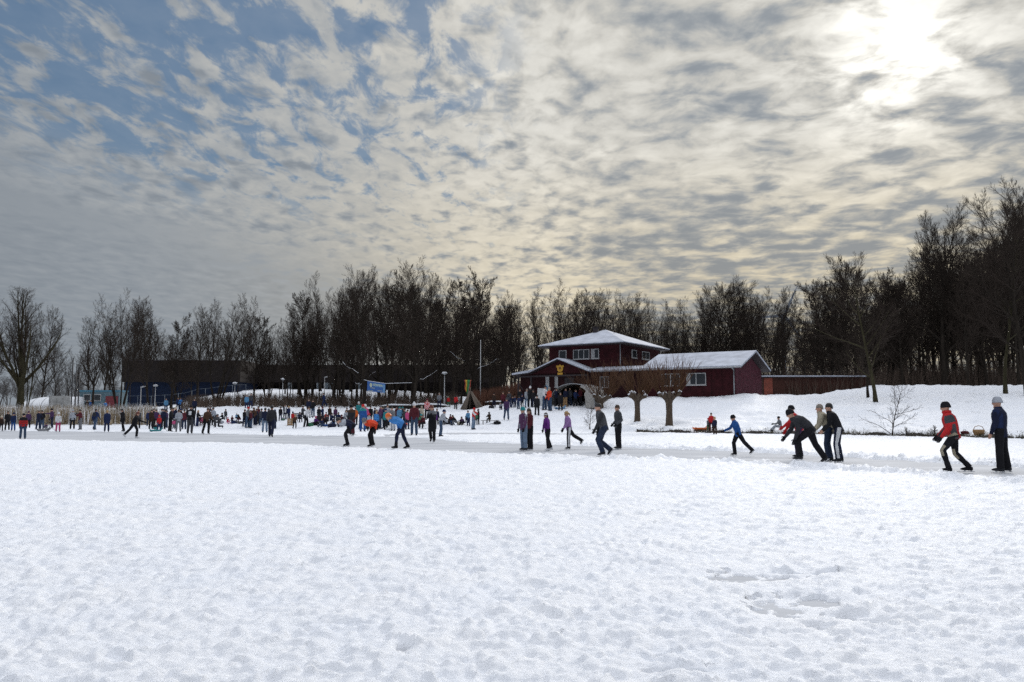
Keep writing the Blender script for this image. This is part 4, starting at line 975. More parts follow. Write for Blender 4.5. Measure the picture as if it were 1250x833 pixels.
# the far wood on the left, one mass with distance haze painted into its grey
def far_wood():
    rr = random.Random(12); V = []; Fq = []; nv = 0
    t = proto('thin', 2); u = proto('fan', 2); src = []
    for m in (t, u):
        vs = np.concatenate([np.array([v.co[:] for v in me.vertices]) for me in m]); fs = []; off = 0
        for me in m:
            fs += [tuple(i + off for i in p.vertices) for p in me.polygons if len(p.vertices) == 4]; off += len(me.vertices)
        src.append((vs, np.array(fs)))
    for k in range(46):
        vs, fs = src[k % 2]; d = rr.uniform(210, 300); px = -110 + 285 * (k + rr.random()) / 46; x = pxx(px, d); h = height_at(rr.uniform(452, 474), d) - gz(x, d); s = h / vs[:, 2].max(); a = rr.uniform(0, 6.28)
        c, sn = math.cos(a), math.sin(a); q = np.stack([(vs[:, 0] * c - vs[:, 1] * sn) * s * 1.7 + x, (vs[:, 0] * sn + vs[:, 1] * c) * s * 1.7 + d, vs[:, 2] * s + gz(x, d) - .1], -1); V.append(q); Fq.append(fs + nv); nv += len(q)
    me = mesh_np('far_wood', np.concatenate(V), np.concatenate(Fq), [TWIG_HAZE]); o = bpy.data.objects.new('far_wood', me); link(o); tag(o, 'distant haze-grey wood of bare trees beyond the white tent', 'wood', None, 'stuff')
far_wood()
# ------------------------------------------------------------------ people
PAL = dict(black=(.012,.012,.015), char=(.030,.031,.036), dgrey=(.060,.062,.070), grey=(.16,.165,.18), lgrey=(.34,.36,.40), navy=(.016,.027,.080), dnavy=(.012,.016,.040), blue=(.020,.085,.28), sky=(.10,.25,.42),
    bright=(.05,.20,.50), jean=(.045,.075,.13), ljean=(.16,.22,.31), djean=(.022,.033,.065), red=(.46,.022,.025), orange=(.62,.13,.02), orred=(.60,.055,.02), maroon=(.090,.017,.024), purple=(.11,.022,.17), dpurple=(.060,.030,.085),
    plum=(.085,.035,.085), lilac=(.30,.17,.38), pink=(.50,.08,.20), white=(.66,.67,.69), cream=(.52,.47,.38), beige=(.36,.32,.24), brown=(.070,.038,.024), dbrown=(.035,.020,.014), tan=(.30,.18,.08), teal=(.03,.22,.24), green=(.05,.16,.09),
    blonde=(.38,.24,.10), hairbrown=(.045,.024,.013), hairblack=(.010,.009,.009), hairred=(.13,.03,.015), hairgrey=(.26,.23,.20), skin=(.50,.29,.21))
def cloth(c): return mat('cloth_' + c, PAL[c], .85, .22, 5.0, .5, 22.0, spec=.2)
SKIN = mat('skin', PAL['skin'], .55, .08, 12.0, spec=.3); EYE = mat('eye_dark', (.02, .015, .012), .3); LIP = mat('lip', (.36, .13, .11), .5); STEEL = mat('blade_steel', (.45, .46, .48), .25, .1, metal=.9)
def hair_mat(c): return mat('hair_' + c, PAL[c], .6, .3, 20.0, .6, 60.0)
Z3 = Vector((0, 0, 1))
def L3(f, s, u): return Vector((s, -f, u))          # forward, to the person's left, up -> local x, y, z (faces -Y)

def ell(mb, pts, rr, side, sides=12, mi=0):
    """closed loft: rr[i]=(half width along side, half depth)"""
    pts = [Vector(p) for p in pts]; n = len(pts); v = []; f = []
    for i, p in enumerate(pts):
        d = (pts[min(i + 1, n - 1)] - pts[max(i - 1, 0)]); d = d.normalized() if d.length > 1e-6 else Z3
        x = (side - d * side.dot(d)); x = x.normalized() if x.length > 1e-4 else perp(d)[0]; y = d.cross(x); a_, b_ = rr[i]
        for k in range(sides):
            a = 2 * math.pi * k / sides; v.append(p + x * (a_ * math.cos(a)) + y * (b_ * math.sin(a)))
    for i in range(n - 1):
        for k in range(sides):
            k2 = (k + 1) % sides; f.append((i * sides + k, i * sides + k2, (i + 1) * sides + k2, (i + 1) * sides + k))
    f.append(tuple(range(sides - 1, -1, -1))); f.append(tuple((n - 1) * sides + k for k in range(sides))); mb.add(v, f, mi)

POSES = dict(
    stand=dict(), relaxed=dict(lean=3, arms=((6, 8, 14), (2, 9, 10)), hips=((2, 4), (-2, 5)), knees=(3, 5)),
    pockets=dict(lean=2, arms=((-12, 14, 62), (-12, 14, 62)), hips=((3, 4), (-2, 5)), knees=(5, 3)),
    chat=dict(lean=4, arms=((22, 10, 80), (8, 10, 25)), hips=((2, 5), (-3, 4)), knees=(4, 3)),
    point=dict(lean=4, arms=((70, 14, 18), (5, 9, 12)), hips=((4, 4), (-4, 4)), knees=(5, 3)),
    low=dict(lean=15, arms=((0, 6, 34), (2, 6, 38)), hips=((36, 2), (-4, 7)), knees=(50, 38), head=8, flat=1),
    reach=dict(lean=24, arms=((34, 14, 12), (10, 9, 14)), hips=((14, 4), (0, 4)), knees=(18, 10), head=16),
    cross=dict(lean=5, arms=((28, 4, 95), (28, 4, 95)), hips=((8, 3), (-10, 3)), knees=(6, 22)),
    phone=dict(lean=5, arms=((40, 6, 100), (35, 6, 95)), hips=((2, 4), (-2, 4)), knees=(4, 4)),
    walk=dict(lean=5, arms=((-20, 7, 15), (22, 7, 22)), hips=((20, 2), (-18, 2)), knees=(8, 18)),
    glide=dict(lean=12, arms=((14, 12, 20), (-14, 14, 18)), hips=((14, 3), (-6, 6)), knees=(22, 14)),
    push=dict(lean=18, arms=((28, 14, 35), (-26, 16, 20)), hips=((22, 2), (-30, 9)), knees=(28, 14)),
    pushR=dict(lean=18, arms=((-26, 16, 20), (28, 14, 35)), hips=((-30, 9), (22, 2)), knees=(14, 28)),
    kick=dict(lean=10, arms=((12, 12, 30), (4, 12, 20)), hips=((8, 2), (-38, 6)), knees=(10, 22)),
    armsout=dict(lean=6, arms=((6, 48, 12), (-4, 44, 10)), hips=((4, 2), (-8, 4)), knees=(8, 14)),
    speed=dict(lean=80, bow=26, arms=((-78, 6, 74), (-78, 6, 74)), hips=((46, 4), (34, 5)), knees=(58, 48), head=46),
    speedwide=dict(lean=68, bow=24, arms=((-74, 8, 76), (-74, 8, 76)), hips=((36, 4), (-14, 16)), knees=(30, 14), head=40),
    bentskate=dict(lean=56, bow=20, arms=((-2, 8, 22), (6, 10, 18)), hips=((50, 4), (-22, 12)), knees=(54, 12), head=34),
    stoop=dict(lean=27, arms=((10, 6, 26), (6, 6, 30)), hips=((12, 4), (2, 5)), knees=(18, 12), head=24),
    onleg=dict(lean=20, arms=((16, 12, 10), (-6, 12, 10)), hips=((34, 2), (14, 3)), knees=(56, 66), head=16),
    sit=dict(lean=16, arms=((35, 8, 55), (35, 8, 55)), hips=((84, 7), (80, 8)), knees=(86, 78), head=12),
    ground=dict(lean=14, arms=((40, 10, 40), (30, 10, 50)), hips=((98, 9), (92, 10)), knees=(62, 48), head=12),
    skates_on=dict(lean=44, arms=((44, 8, 24), (44, 8, 24)), hips=((100, 8), (92, 10)), knees=(92, 72), head=20),
    crouch=dict(lean=36, arms=((48, 12, 40), (48, 12, 40)), hips=((108, 12), (104, 12)), knees=(128, 122), head=16),
    kneel=dict(lean=20, arms=((30, 10, 40), (20, 10, 40)), hips=((88, 4), (4, 5)), knees=(88, 96), head=18),
    lie=dict(lean=48, arms=((60, 16, 50), (60, 16, 50)), hips=((100, 10), (98, 12)), knees=(30, 26), head=4),
)
JOBS = []
def person(px, fy, size, pose, yaw, jacket, legs, head, label, skates=True, hem=.0, acc=None, group='people on and around the ice', gloves='black', d=None, puffy=1.10, feat=None, extra=None, scarf=None, name='person'):
    """size: below 3 a standing height in metres, above that the picture row of the head top"""
    q = dict(lean=2, bow=0, arms=((4, 7, 12), (4, 7, 12)), hips=((2, 4), (-1, 4)), knees=(4, 3), head=0); q.update(POSES[pose])
    if d is None: P = hit(px, fy)
    else: P = Vector(((px - 625) / F * d, d, gz((px - 625) / F * d, d)))
    H = size if size < 3 else max(.9, (fy - size) * P.y / F * 1.01)
    near = P.y < 45; S = H / 1.77; kid = H < 1.42; hs = 1.0 + (0.24 if H < 1.25 else .13 if kid else 0)     # children carry bigger heads
    hs = hs if near else hs * 1.05
    rr = random.Random(int(px * 31 + fy * 7))
    root = empty(name, P, rad(yaw) - math.atan2(P.x, P.y), label, 'person', group); root.scale = (S, S, S)
    # ---- skeleton
    Ln, bow = rad(q['lean']), rad(q['bow'])
    def tdir(a): return L3(math.sin(a), 0, math.cos(a))
    pel = Vector((0, 0, 0)); d1, d2, d3 = tdir(Ln * .72 - bow * .3), tdir(Ln), tdir(Ln + bow * .8)
    waist = pel + d1 * .14; chest = waist + d2 * .18; neck = chest + d3 * .20
    nh = rad(max(0, q['lean'] + q['bow'] * .6 - q['head'])) * .75; nd_ = tdir(nh); hp = nd_ * .13 + L3(.02, 0, 0)
    hc = neck + nd_ * .060 + hp * .60
    sh = chest + d3 * .145; X = Vector((1, 0, 0)); J = {}
    for i, sg in ((0, 1), (1, -1)):
        fa, oa, eb = q['arms'][i]; fa, oa, eb = rad(fa) + Ln * .25 * (1 if q['arms'][i][0] >= 0 else 0), rad(oa), rad(eb)
        shp = sh + X * sg * .168 - d3 * .018; u = (L3(math.sin(fa), 0, -math.cos(fa)) * math.cos(oa) + X * sg * math.sin(oa)).normalized()
        el = shp + u * .285; fb = fa + eb; w = (L3(math.sin(fb), 0, -math.cos(fb)) * math.cos(oa * .4) + X * sg * math.sin(oa * .4 - (.35 if eb > 1.0 else 0))).normalized(); wr = el + w * .255
        hf, ab = rad(q['hips'][i][0]), rad(q['hips'][i][1]); kb = rad(q['knees'][i])
        hip = pel + X * sg * .092 - Z3 * .01; td = (L3(math.sin(hf), 0, -math.cos(hf)) * math.cos(ab) + X * sg * math.sin(ab)).normalized(); kn = hip + td * .435
        cf = hf - kb; cd = (L3(math.sin(cf), 0, -math.cos(cf)) * math.cos(ab) + X * sg * math.sin(ab * .6)).normalized(); an = kn + cd * .41
        fp = max(-1.2, min(.35, cf)) if abs(cf) > .5 else cf * .5
        if q.get('flat'): fp = 0.0
        ft = L3(math.cos(fp), 0, math.sin(fp) if pose not in ('sit', 'ground', 'skates_on', 'lie') else .25).normalized()
        J[i] = (shp, el, wr, w, hip, kn, an, ft, td)
    bl = .055 if skates else 0.0
    low = min(min(J[i][6].z - .085 - bl + min(0, J[i][7].z * .17) for i in (0, 1)), pel.z - .17, *(J[i][5].z - .075 for i in (0, 1)))
    off = Vector((0, 0, -low)); mid = (J[0][6] + J[1][6]) / 2 if pose not in ('sit', 'ground', 'skates_on', 'lie') else Vector((0, 0, 0)); off.x -= 0; off.y -= mid.y
    pel, waist, chest, neck, hc, sh = (p + off for p in (pel, waist, chest, neck, hc, sh))
    for i in J: a = J[i]; J[i] = (a[0] + off, a[1] + off, a[2] + off, a[3], a[4] + off, a[5] + off, a[6] + off, a[7], a[8])
    # ---- head frame (may turn)
    hu = nd_; hfw = (L3(math.cos(nh), 0, -math.sin(nh)) if nh else L3(1, 0, 0)); hx = X
    turn = rad(q.get('turn', 0)); hfw = (hfw * math.cos(turn) + hx * math.sin(turn)); hx = hfw.cross(hu) * -1 if False else hu.cross(hfw) * -1
    hx = hx if hx.dot(X) > 0 else -hx
    def HP(f, s, u): return hc + (hfw * f + hx * s + hu * u) * hs
    ns = 12 if near else 9
    # ---- body: one continuous surface
    b = MB()
    ell(b, [pel - d1 * .12, pel - d1 * .04, pel + d1 * .05, waist, waist + d2 * .09, chest, chest + d3 * .10, sh + d3 * .03, neck, neck + nd_ * .07, hc - nd_ * .05], [(.08,.07),(.155,.11),(.158,.112),(.135,.098),(.142,.105),(.158,.115),(.165,.108),(.13,.08),(.066,.066),(.058,.060),(.055,.058)], X, ns)
    prof = [(-.118,.030,.045,.030), (-.098,.045,.060,.020), (-.060,.062,.078,.010), (-.015,.071,.088,.002), (.03,.075,.094,-.004), (.070,.071,.092,-.010), (.102,.054,.070,-.013), (.120,.026,.034,-.014)]
    vs = []; fs = []; m = 14 if near else 10
    for (u, a_, b_, f0) in prof:
        for k in range(m): a = 2 * math.pi * k / m; vs.append(HP(f0 + b_ * math.sin(a), a_ * math.cos(a), u))
    for i in range(len(prof) - 1):
        for k in range(m): fs.append((i * m + k, i * m + (k + 1) % m, (i + 1) * m + (k + 1) % m, (i + 1) * m + k))
    fs.append(tuple(range(m - 1, -1, -1))); fs.append(tuple(range((len(prof) - 1) * m, len(prof) * m))); b.add(vs, fs)
    ell(b, [HP(.078, 0, .030), HP(.100, 0, -.005), HP(.112, 0, -.022), HP(.090, 0, -.036)], [(.010,.010),(.013,.014),(.017,.015),(.012,.008)], hx, 8)          # nose
    ell(b, [HP(.076, -.045, .036), HP(.093, 0, .040), HP(.076, .045, .036)], [(.010,.012)] * 3, hu, 8)                                                                # brow
    ell(b, [HP(.066, 0, -.100), HP(.088, 0, -.102), HP(.080, 0, -.118)], [(.024,.018),(.022,.014),(.014,.01)], hx, 8)                                              # chin
    for sg in (1, -1): ell(b, [HP(-.012, sg * .066, -.038), HP(-.014, sg * .080, .0), HP(-.016, sg * .074, .030)], [(.008,.014),(.010,.022),(.007,.016)], hx, 7)      # ears
    for i in (0, 1):
        shp, el, wr, w, hip, kn, an, ft, td = J[i]; sg = 1 if i == 0 else -1; cd = (an - kn).normalized(); up0 = (Z3 - ft * ft.z).normalized()
        ell(b, [sh + X * sg * .08, shp + X * sg * -.01, shp.lerp(el, .3), shp.lerp(el, .7), el, el.lerp(wr, .3), el.lerp(wr, .75), wr], [(.075,.075),(.060,.062),(.052,.054),(.044,.046),(.040,.041),(.042,.043),(.032,.034),(.026,.032)], X, 9)
        ell(b, [hip - td * .05, hip + td * .05, hip.lerp(kn, .45), hip.lerp(kn, .85), kn, kn.lerp(an, .28), kn.lerp(an, .75), an], [(.085,.095),(.086,.092),(.072,.078),(.056,.060),(.055,.058),(.052,.060),(.037,.041),(.036,.042)], X, 9)
        ell(b, [an - ft * .040 - up0 * .040, an - up0 * .038, an + ft * .08 - up0 * .050, an + ft * .14 - up0 * .056], [(.022,.026),(.030,.036),(.034,.024),(.022,.012)], X, 8)
        hand_in = gloves == 'bare'
        if hand_in: hand(b, wr, w, X * sg, .92)
    bo = bpy.data.objects.new('body', bpy.data.meshes.new('body')); link(bo, root)
    JOBS.append((bo, b, [SKIN, EYE, LIP], (.0085 if near else .022), dict(eyes=[tuple(HP(.088, s * .034, .020)) for s in (.95, -.95)], lip=tuple(HP(.093, 0, -.066)), r=.0125 * hs) if near else None))
    # ---- clothes
    pf = puffy; jm = cloth(jacket); b = MB(); hm = hem
    jt = [pel - d1 * (.10 + hm), pel - d1 * .02, pel + d1 * .06, waist, waist + d2 * .09, chest, chest + d3 * .10, sh + d3 * .045, neck + d3 * .015, neck + nd_ * .05]
    jr = [(.185, .138), (.180, .135), (.172, .130), (.160 * pf, .122 * pf), (.168 * pf, .130 * pf), (.182 * pf, .138 * pf), (.180 * pf, .130 * pf), (.140, .100), (.086, .088), (.078, .082)]
    if hm > .2: jt = [pel - Z3 * hm - d1 * .06] + [pel - Z3 * hm * .5 - d1 * .05] + jt[1:]; jr = [(.20, .185), (.195, .165)] + jr[1:]
    ell(b, jt, jr, X, ns + 2)
    for i in (0, 1):
        shp, el, wr, w = J[i][:4]; sg = 1 if i == 0 else -1
        ell(b, [sh + X * sg * .07 + d3 * .005, shp, shp.lerp(el, .25), shp.lerp(el, .7), el, el.lerp(wr, .3), el.lerp(wr, .8), wr + w * .012], [(.062 * pf,.085 * pf),(.072 * pf,.080 * pf),(.070 * pf,.073 * pf),(.060 * pf,.062 * pf),(.057 * pf,.058 * pf),(.055 * pf,.056 * pf),(.046,.047),(.041,.043)], X, 10)
    jo = bpy.data.objects.new('jacket', bpy.data.meshes.new('jacket')); link(jo, root); jmats = [jm]
    rule = None
    if acc:
        jmats += [cloth(acc[1])]; rule = acc[0]
        if len(acc) > 2: jmats.append(cloth(acc[2]))
    fr = dict(pel=pel, neck=neck, ax=(neck - pel), X=X)
    JOBS.append((jo, b, jmats, (.014 if near else .024), dict(rule=rule, fr=fr)))
    tight = feat == 'tights'; tk = .012 if tight else .026; b = MB(); lm = cloth(legs)
    ell(b, [pel - d1 * .13, pel - d1 * .05, pel + d1 * .05, waist - d1 * .02], [(.10,.09),(.166 if not tight else .158,.124 if not tight else .115),(.166,.122),(.145,.11)], X, ns)
    for i in (0, 1):
        hip, kn, an, ft, td = J[i][4:9]; fl = .012 if not tight else 0; e = an + (an - kn).normalized() * (.012 if not tight else -.02)
        ell(b, [hip - td * .06, hip + td * .05, hip.lerp(kn, .45), hip.lerp(kn, .85), kn, kn.lerp(an, .28), kn.lerp(an, .75), e], [(.088 + tk * .6,.098 + tk * .6),(.088 + tk * .6,.094 + tk * .6),(.074 + tk,.080 + tk),(.058 + tk,.062 + tk),(.057 + tk,.060 + tk),(.054 + tk,.062 + tk),(.040 + tk + fl,.044 + tk + fl),(.040 + tk + fl,.048 + tk + fl)], X, 10)
    to = bpy.data.objects.new('trousers', bpy.data.meshes.new('trousers')); link(to, root); tmats = [lm]; trule = None
    if acc and acc[0] == 'legstripe': tmats.append(cloth('white')); trule = 'legstripe'
    if acc and acc[0] == 'blocks': tmats.append(cloth('beige')); trule = 'knees'
    JOBS.append((to, b, tmats, (.013 if near else .023), dict(rule=trule, fr=dict(pel=pel, neck=neck, ax=(neck - pel), X=X, knees=[tuple(J[i][5]) for i in (0, 1)]))))
    # ---- hands, feet
    if gloves != 'bare':
        for i in (0, 1):
            b = MB(); hand(b, J[i][2], J[i][3], X * (1 if i == 0 else -1), 1.12); b.build('glove', cloth(gloves), root, True)
    for i in (0, 1):
        an, ft, kn = J[i][6], J[i][7], J[i][5]; cd = (an - kn).normalized(); up = (Z3 - ft * ft.z).normalized(); b = MB(); bm_ = cloth('white' if (skates == 'white') else 'char' if not tight else 'black')
        ell(b, [an - cd * .13, an - cd * .04, an + up * -.02 - ft * .01], [(.056,.064),(.052,.064),(.050,.066)], X, 9); ell(b, [an - ft * .075 - up * .05, an - ft * .02 - up * .048, an + ft * .07 - up * .052, an + ft * .14 - up * .060, an + ft * .185 - up * .064], [(.036,.040),(.046,.050),(.048,.042),(.045,.030),(.026,.014)], X, 9)
        if skates:
            bo_ = b.build('skate', bm_, root, True); b = MB(); L0, L1 = (-.12, .27) if tight else (-.09, .21)
            bx_ = [an + ft * a - up * z for a, z in ((L0, .128), (L1 - .02, .128), (L1 + .03, .112), (L1 - .02, .114), (.12, .112), (.11, .085), (.08, .085), (.07, .112), (-.02, .112), (-.03, .085), (-.06, .085), (-.065, .112), (L0, .114))]
            w_ = .006; vv = [p + X * w_ for p in bx_] + [p - X * w_ for p in bx_]; n = len(bx_); b.add(vv, [tuple(range(n)), tuple(range(2 * n - 1, n - 1, -1))] + [(k, (k + 1) % n, (k + 1) % n + n, k + n) for k in range(n)]); b.build('blade', STEEL, bo_)
        else: b.build('boot', bm_, root, True)
    # ---- head wear and hair: (kind, colour[, second colour])
    kind, hcol = head[0], head[1]; h2 = head[2] if len(head) > 2 else 'hairbrown'
    def cap(name, mt, lo, grow, back=0.0, rings=None):
        b = MB(); vs = []; m = 14; us = [lo + (.122 - lo) * k / 6 for k in range(7)]
        for u in us:
            t = max(0.0, 1 - ((u - .015) / .112) ** 2) if u > .015 else 1.0; r = math.sqrt(t)
            for k in range(m):
                a = 2 * math.pi * k / m; fwd = math.sin(a); ee = grow
                du = back * max(0.0, -fwd) * (1 if u == us[0] else .4 if u == us[1] else 0)
                vs.append(HP(-.006 + (.095 * r + ee) * fwd, (.076 * r + ee) * math.cos(a), u + ee * 1.5 * (u / .12 if u > 0 else 0) - du))
        fs = [(i * m + k, i * m + (k + 1) % m, (i + 1) * m + (k + 1) % m, (i + 1) * m + k) for i in range(6) for k in range(m)] + [tuple(6 * m + k for k in range(m)), tuple(range(m - 1, -1, -1))]
        b.add(vs, fs); return b, name, mt
    if kind in ('beanie', 'pom', 'band', 'longbeanie'):
        if kind in ('band', 'longbeanie'): hb, n_, m_ = cap('hair', hair_mat(h2), -.005, .010, .12); hb.build(n_, m_, root, True)
        elif kind == 'beanie' and len(head) > 2: hb, n_, m_ = cap('hair', hair_mat(h2), .0, .008, .05); hb.build(n_, m_, root, True)
        b, n_, m_ = cap('hat', cloth(hcol), .010, .019, .020)
        if kind != 'band': ell(b, [HP(-.008, 0, .004) , HP(-.008, 0, .046)], [(.096 * hs,.118 * hs),(.094 * hs,.115 * hs)], hx, 14)
        else: b = MB(); ell(b, [HP(-.006, 0, .020), HP(-.006, 0, .068)], [(.094 * hs,.112 * hs),(.088 * hs,.106 * hs)], hx, 14)
        if kind == 'pom': ell(b, [HP(-.015, 0, .125), HP(-.015, 0, .150), HP(-.015, 0, .180), HP(-.015, 0, .198)], [(.02,.02),(.042,.042),(.042,.042),(.015,.015)], hx, 8)
        b.build('hat', cloth(hcol), root, True)
    elif kind == 'hood':
        b, n_, m_ = cap('hood', cloth(hcol), -.12, .026); b.build('hood', cloth(hcol), root, True)
    elif kind == 'helmet':
        b, n_, m_ = cap('helmet', cloth(hcol), .01, .024, .03); b.build('helmet', mat('helmet_' + hcol, PAL[hcol], .35, .1), root, True)
    else:                                             # bare head: short / long / bun hair
        b, n_, m_ = cap('hair', hair_mat(hcol), .022 if kind == 'short' else .012, .013, .065)
        if kind == 'long': ell(b, [HP(-.03, 0, .05), HP(-.065, 0, -.04), HP(-.075, 0, -.14), HP(-.075, 0, -.27), HP(-.065, 0, -.33)], [(.075,.04),(.088,.045),(.092,.045),(.075,.036),(.04,.02)], hx, 10)
        if kind == 'bun': ell(b, [HP(-.085, 0, .04), HP(-.115, 0, .03), HP(-.145, 0, -.02), HP(-.14, 0, -.12)], [(.02,.02),(.034,.034),(.03,.03),(.01,.01)], hx, 8)
        b.build('hair', hair_mat(hcol), root, True)
    if scarf:
        b = MB(); ell(b, [neck + nd_ * .005, neck + nd_ * .035, neck + nd_ * .075], [(.095,.098),(.105,.108),(.088,.092)], X, 12); b.build('scarf', cloth(scarf), root, True)
    if extra == 'backpack':
        c = chest - L3(math.cos(Ln), 0, -math.sin(Ln)) * .19; b = MB(); ell(b, [c - d2 * .16, c - d2 * .12, c + d2 * .10, c + d2 * .17], [(.09,.05),(.14,.085),(.135,.08),(.08,.04)], X, 10); b.build('backpack', cloth('char'), root, True)
    if extra == 'waistbag':
        c = pel + d1 * .03 - L3(math.cos(Ln * .5), 0, 0) * .17; b = MB(); ell(b, [c - X * .10, c - X * .05, c + X * .05, c + X * .10], [(.03,.04),(.05,.06),(.05,.06),(.03,.04)], Z3, 8); b.build('waist_bag', cloth('orred'), root, True)
    return root

def hand(b, wr, w, side, s=1.0):
    """palm, four unequal bent fingers and a thumb, slightly curled"""
    w = w.normalized(); fwd = Vector((0, -1, 0)); nrm = (-side - w * (-side).dot(w)).normalized(); ac = w.cross(nrm).normalized()   # palm faces the body
    if ac.dot(fwd) < 0: ac = -ac
    ell(b, [wr - w * .012, wr + w * .02 * s, wr + w * .06 * s, wr + w * .088 * s], [(.027 * s, .020 * s), (.036 * s, .019 * s), (.043 * s, .018 * s), (.040 * s, .014 * s)], ac, 9)
    for k, (L, o) in enumerate(((.066, .030), (.076, .010), (.070, -.010), (.054, -.029))):
        p = wr + w * .080 * s + ac * o * s; r = .0098 * s; q1 = (w * .92 + nrm * .38).normalized(); q2 = (w * .55 + nrm * .83).normalized(); a = p + w * L * .42 * s; c = a + q1 * L * .36 * s; e = c + q2 * L * .28 * s
        ell(b, [p, a, c, e], [(r, r), (r, r), (r * .92, r * .92), (r * .6, r * .6)], ac, 6)
    p = wr + w * .022 * s + ac * .030 * s; a = p + (ac * .75 + w * .55 + nrm * .30).normalized() * .036 * s; c = a + (ac * .25 + w * .85 + nrm * .45).normalized() * .032 * s
    ell(b, [p - ac * .01, p + ac * .006, a, c], [(.013 * s, .013 * s), (.013 * s, .013 * s), (.0115 * s, .0115 * s), (.007 * s, .007 * s)], nrm, 6)

def finish_people():
    """fuse each garment and body into one skin, then paint the garment's own pattern by face"""
    tmp = []
    for (o, b, mats, vox, info) in JOBS:
        me = bpy.data.meshes.new('t'); me.from_pydata(b.v, [], b.f); bm = bmesh.new(); bm.from_mesh(me); bmesh.ops.recalc_face_normals(bm, faces=bm.faces); bm.to_mesh(me); bm.free()
        t = bpy.data.objects.new('t', me); COL.objects.link(t); m = t.modifiers.new('r', 'REMESH'); m.mode = 'VOXEL'; m.voxel_size = vox; m.use_smooth_shade = True
        s = t.modifiers.new('s', 'SMOOTH'); s.factor = .5; s.iterations = 4 if vox < .012 else 3
        if vox < .01: dc = t.modifiers.new('d', 'DECIMATE'); dc.ratio = .5
        tmp.append(t)
    dg = bpy.context.evaluated_depsgraph_get(); dg.update()
    for t, (o, b, mats, vox, info) in zip(tmp, JOBS):
        me = bpy.data.meshes.new_from_object(t.evaluated_get(dg)); me.name = o.name.split('.')[0]
        me.materials.clear()
        for m in mats: me.materials.append(m)
        n = len(me.polygons); c = np.empty(n * 3, np.float32); me.polygons.foreach_get('center', c); c = c.reshape(-1, 3); nn = np.empty(n * 3, np.float32); me.polygons.foreach_get('normal', nn); nn = nn.reshape(-1, 3); mi = np.zeros(n, np.int32)
        if info and 'eyes' in info:
            for e in info['eyes']: mi[np.linalg.norm(c - np.array(e), axis=1) < info['r']] = 1
            d = c - np.array(info['lip']); mi[(np.abs(d[:, 0]) < .022) & (np.abs(d[:, 2]) < .007) & (np.abs(d[:, 1]) < .03)] = 2
        elif info and info.get('rule'):
            fr = info['fr']; ax = np.array(fr['ax']); L = np.linalg.norm(ax); t_ = (c - np.array(fr['pel'])) @ ax / L / L; sx = c[:, 0]; r = info['rule']
            if r == 'yoke': mi[(t_ > .72)] = 1
            elif r == 'stripes': mi[(np.floor(t_ * 9) % 2 == 0)] = 1
            elif r == 'topblack': mi[t_ > .62] = 1; mi[(t_ < .62) & (np.floor(t_ * 12) % 3 == 0)] = 2
            elif r == 'sides': mi[(np.abs(nn[:, 0]) > .65) & (np.abs(sx) < .24)] = 1
            elif r == 'back': mi[(nn[:, 1] > .5) & (t_ > .35) & (t_ < .8) & (np.abs(sx) < .09)] = 1
            elif r == 'front': mi[(nn[:, 1] < -.2) & (np.abs(sx) < .10)] = 1
            elif r == 'sleeves': mi[np.abs(sx) > .20] = 1
            elif r == 'hem': mi[t_ < .04] = 1
            elif r == 'blocks': mi[(np.abs(sx) > .15) & (t_ > .58) & (t_ < .92)] = 1; mi[(np.abs(nn[:, 0]) > .7) & (t_ < .5) & (np.abs(sx) < .22)] = 1
            elif r == 'mottle': mi[(np.sin(c[:, 0] * 40) * np.sin(c[:, 2] * 38) * np.sin(c[:, 1] * 36) > .12)] = 1
            elif r == 'legstripe' and 'knees' in fr: mi[(np.abs(nn[:, 0]) > .93) & (np.abs(c[:, 0]) > .10)] = 1
            elif r == 'knees':
                for k in fr['knees']: mi[(np.linalg.norm(c - np.array(k), axis=1) < .14) & (nn[:, 1] < -.1)] = 1
                mi[t_ > -.02] = 1
        me.polygons.foreach_set('material_index', mi); me.polygons.foreach_set('use_smooth', np.ones(n, bool)); old = o.data; o.data = me; bpy.data.meshes.remove(old)
    for t in tmp: m = t.data; bpy.data.objects.remove(t); bpy.data.meshes.remove(m)

# near skaters
N = 'skaters near the camera'
person(1171, 578, 1.84, 'low', -84, 'red', 'black', ('beanie', 'black'), 'person in red and black jacket and black beanie skating left with hands low', acc=('blocks', 'dgrey'), feat='tights', scarf='red', group=N, puffy=1.2)
person(1226, 578, 1.84, 'relaxed', -105, 'dnavy', 'black', ('beanie', 'lgrey'), 'person in dark navy coat and light grey beanie at the right edge of the ice', gloves='bare', group=N, acc=('sides', 'navy'), hem=.06, puffy=1.2)
person(992, 569, 1.84, 'bentskate', -80, 'char', 'black', ('beanie', 'black'), 'person all in black bending deep forward in a long skating stride', group=N)
person(976, 560, 1.72, 'reach', -78, 'red', 'dpurple', ('beanie', 'black'), 'person in red jacket half hidden behind the black-clad bending skater', group=N, gloves='red')
person(1013, 565, 1.76, 'stoop', -80, 'beige', 'djean', ('short', 'hairgrey'), 'person in beige sweater with short grey hair, behind the white-striped trousers', group=N, gloves='char')
person(1025, 566, 1.78, 'stoop', -82, 'black', 'dnavy', ('short', 'hairblack'), 'person in black sweater and dark trousers with white side stripes', acc=('legstripe', 'black'), group=N, gloves='bare')
person(907, 557, 1.42, 'pushR', -75, 'blue', 'black', ('beanie', 'black'), 'child in blue jacket and black beanie skating left alone', group=N, hem=.03)
person(755.5, 549, 1.76, 'pockets', -65, 'dgrey', 'black', ('short', 'hairbrown'), 'person in dark grey coat and black trousers standing, brown hair', group=N, hem=.05)
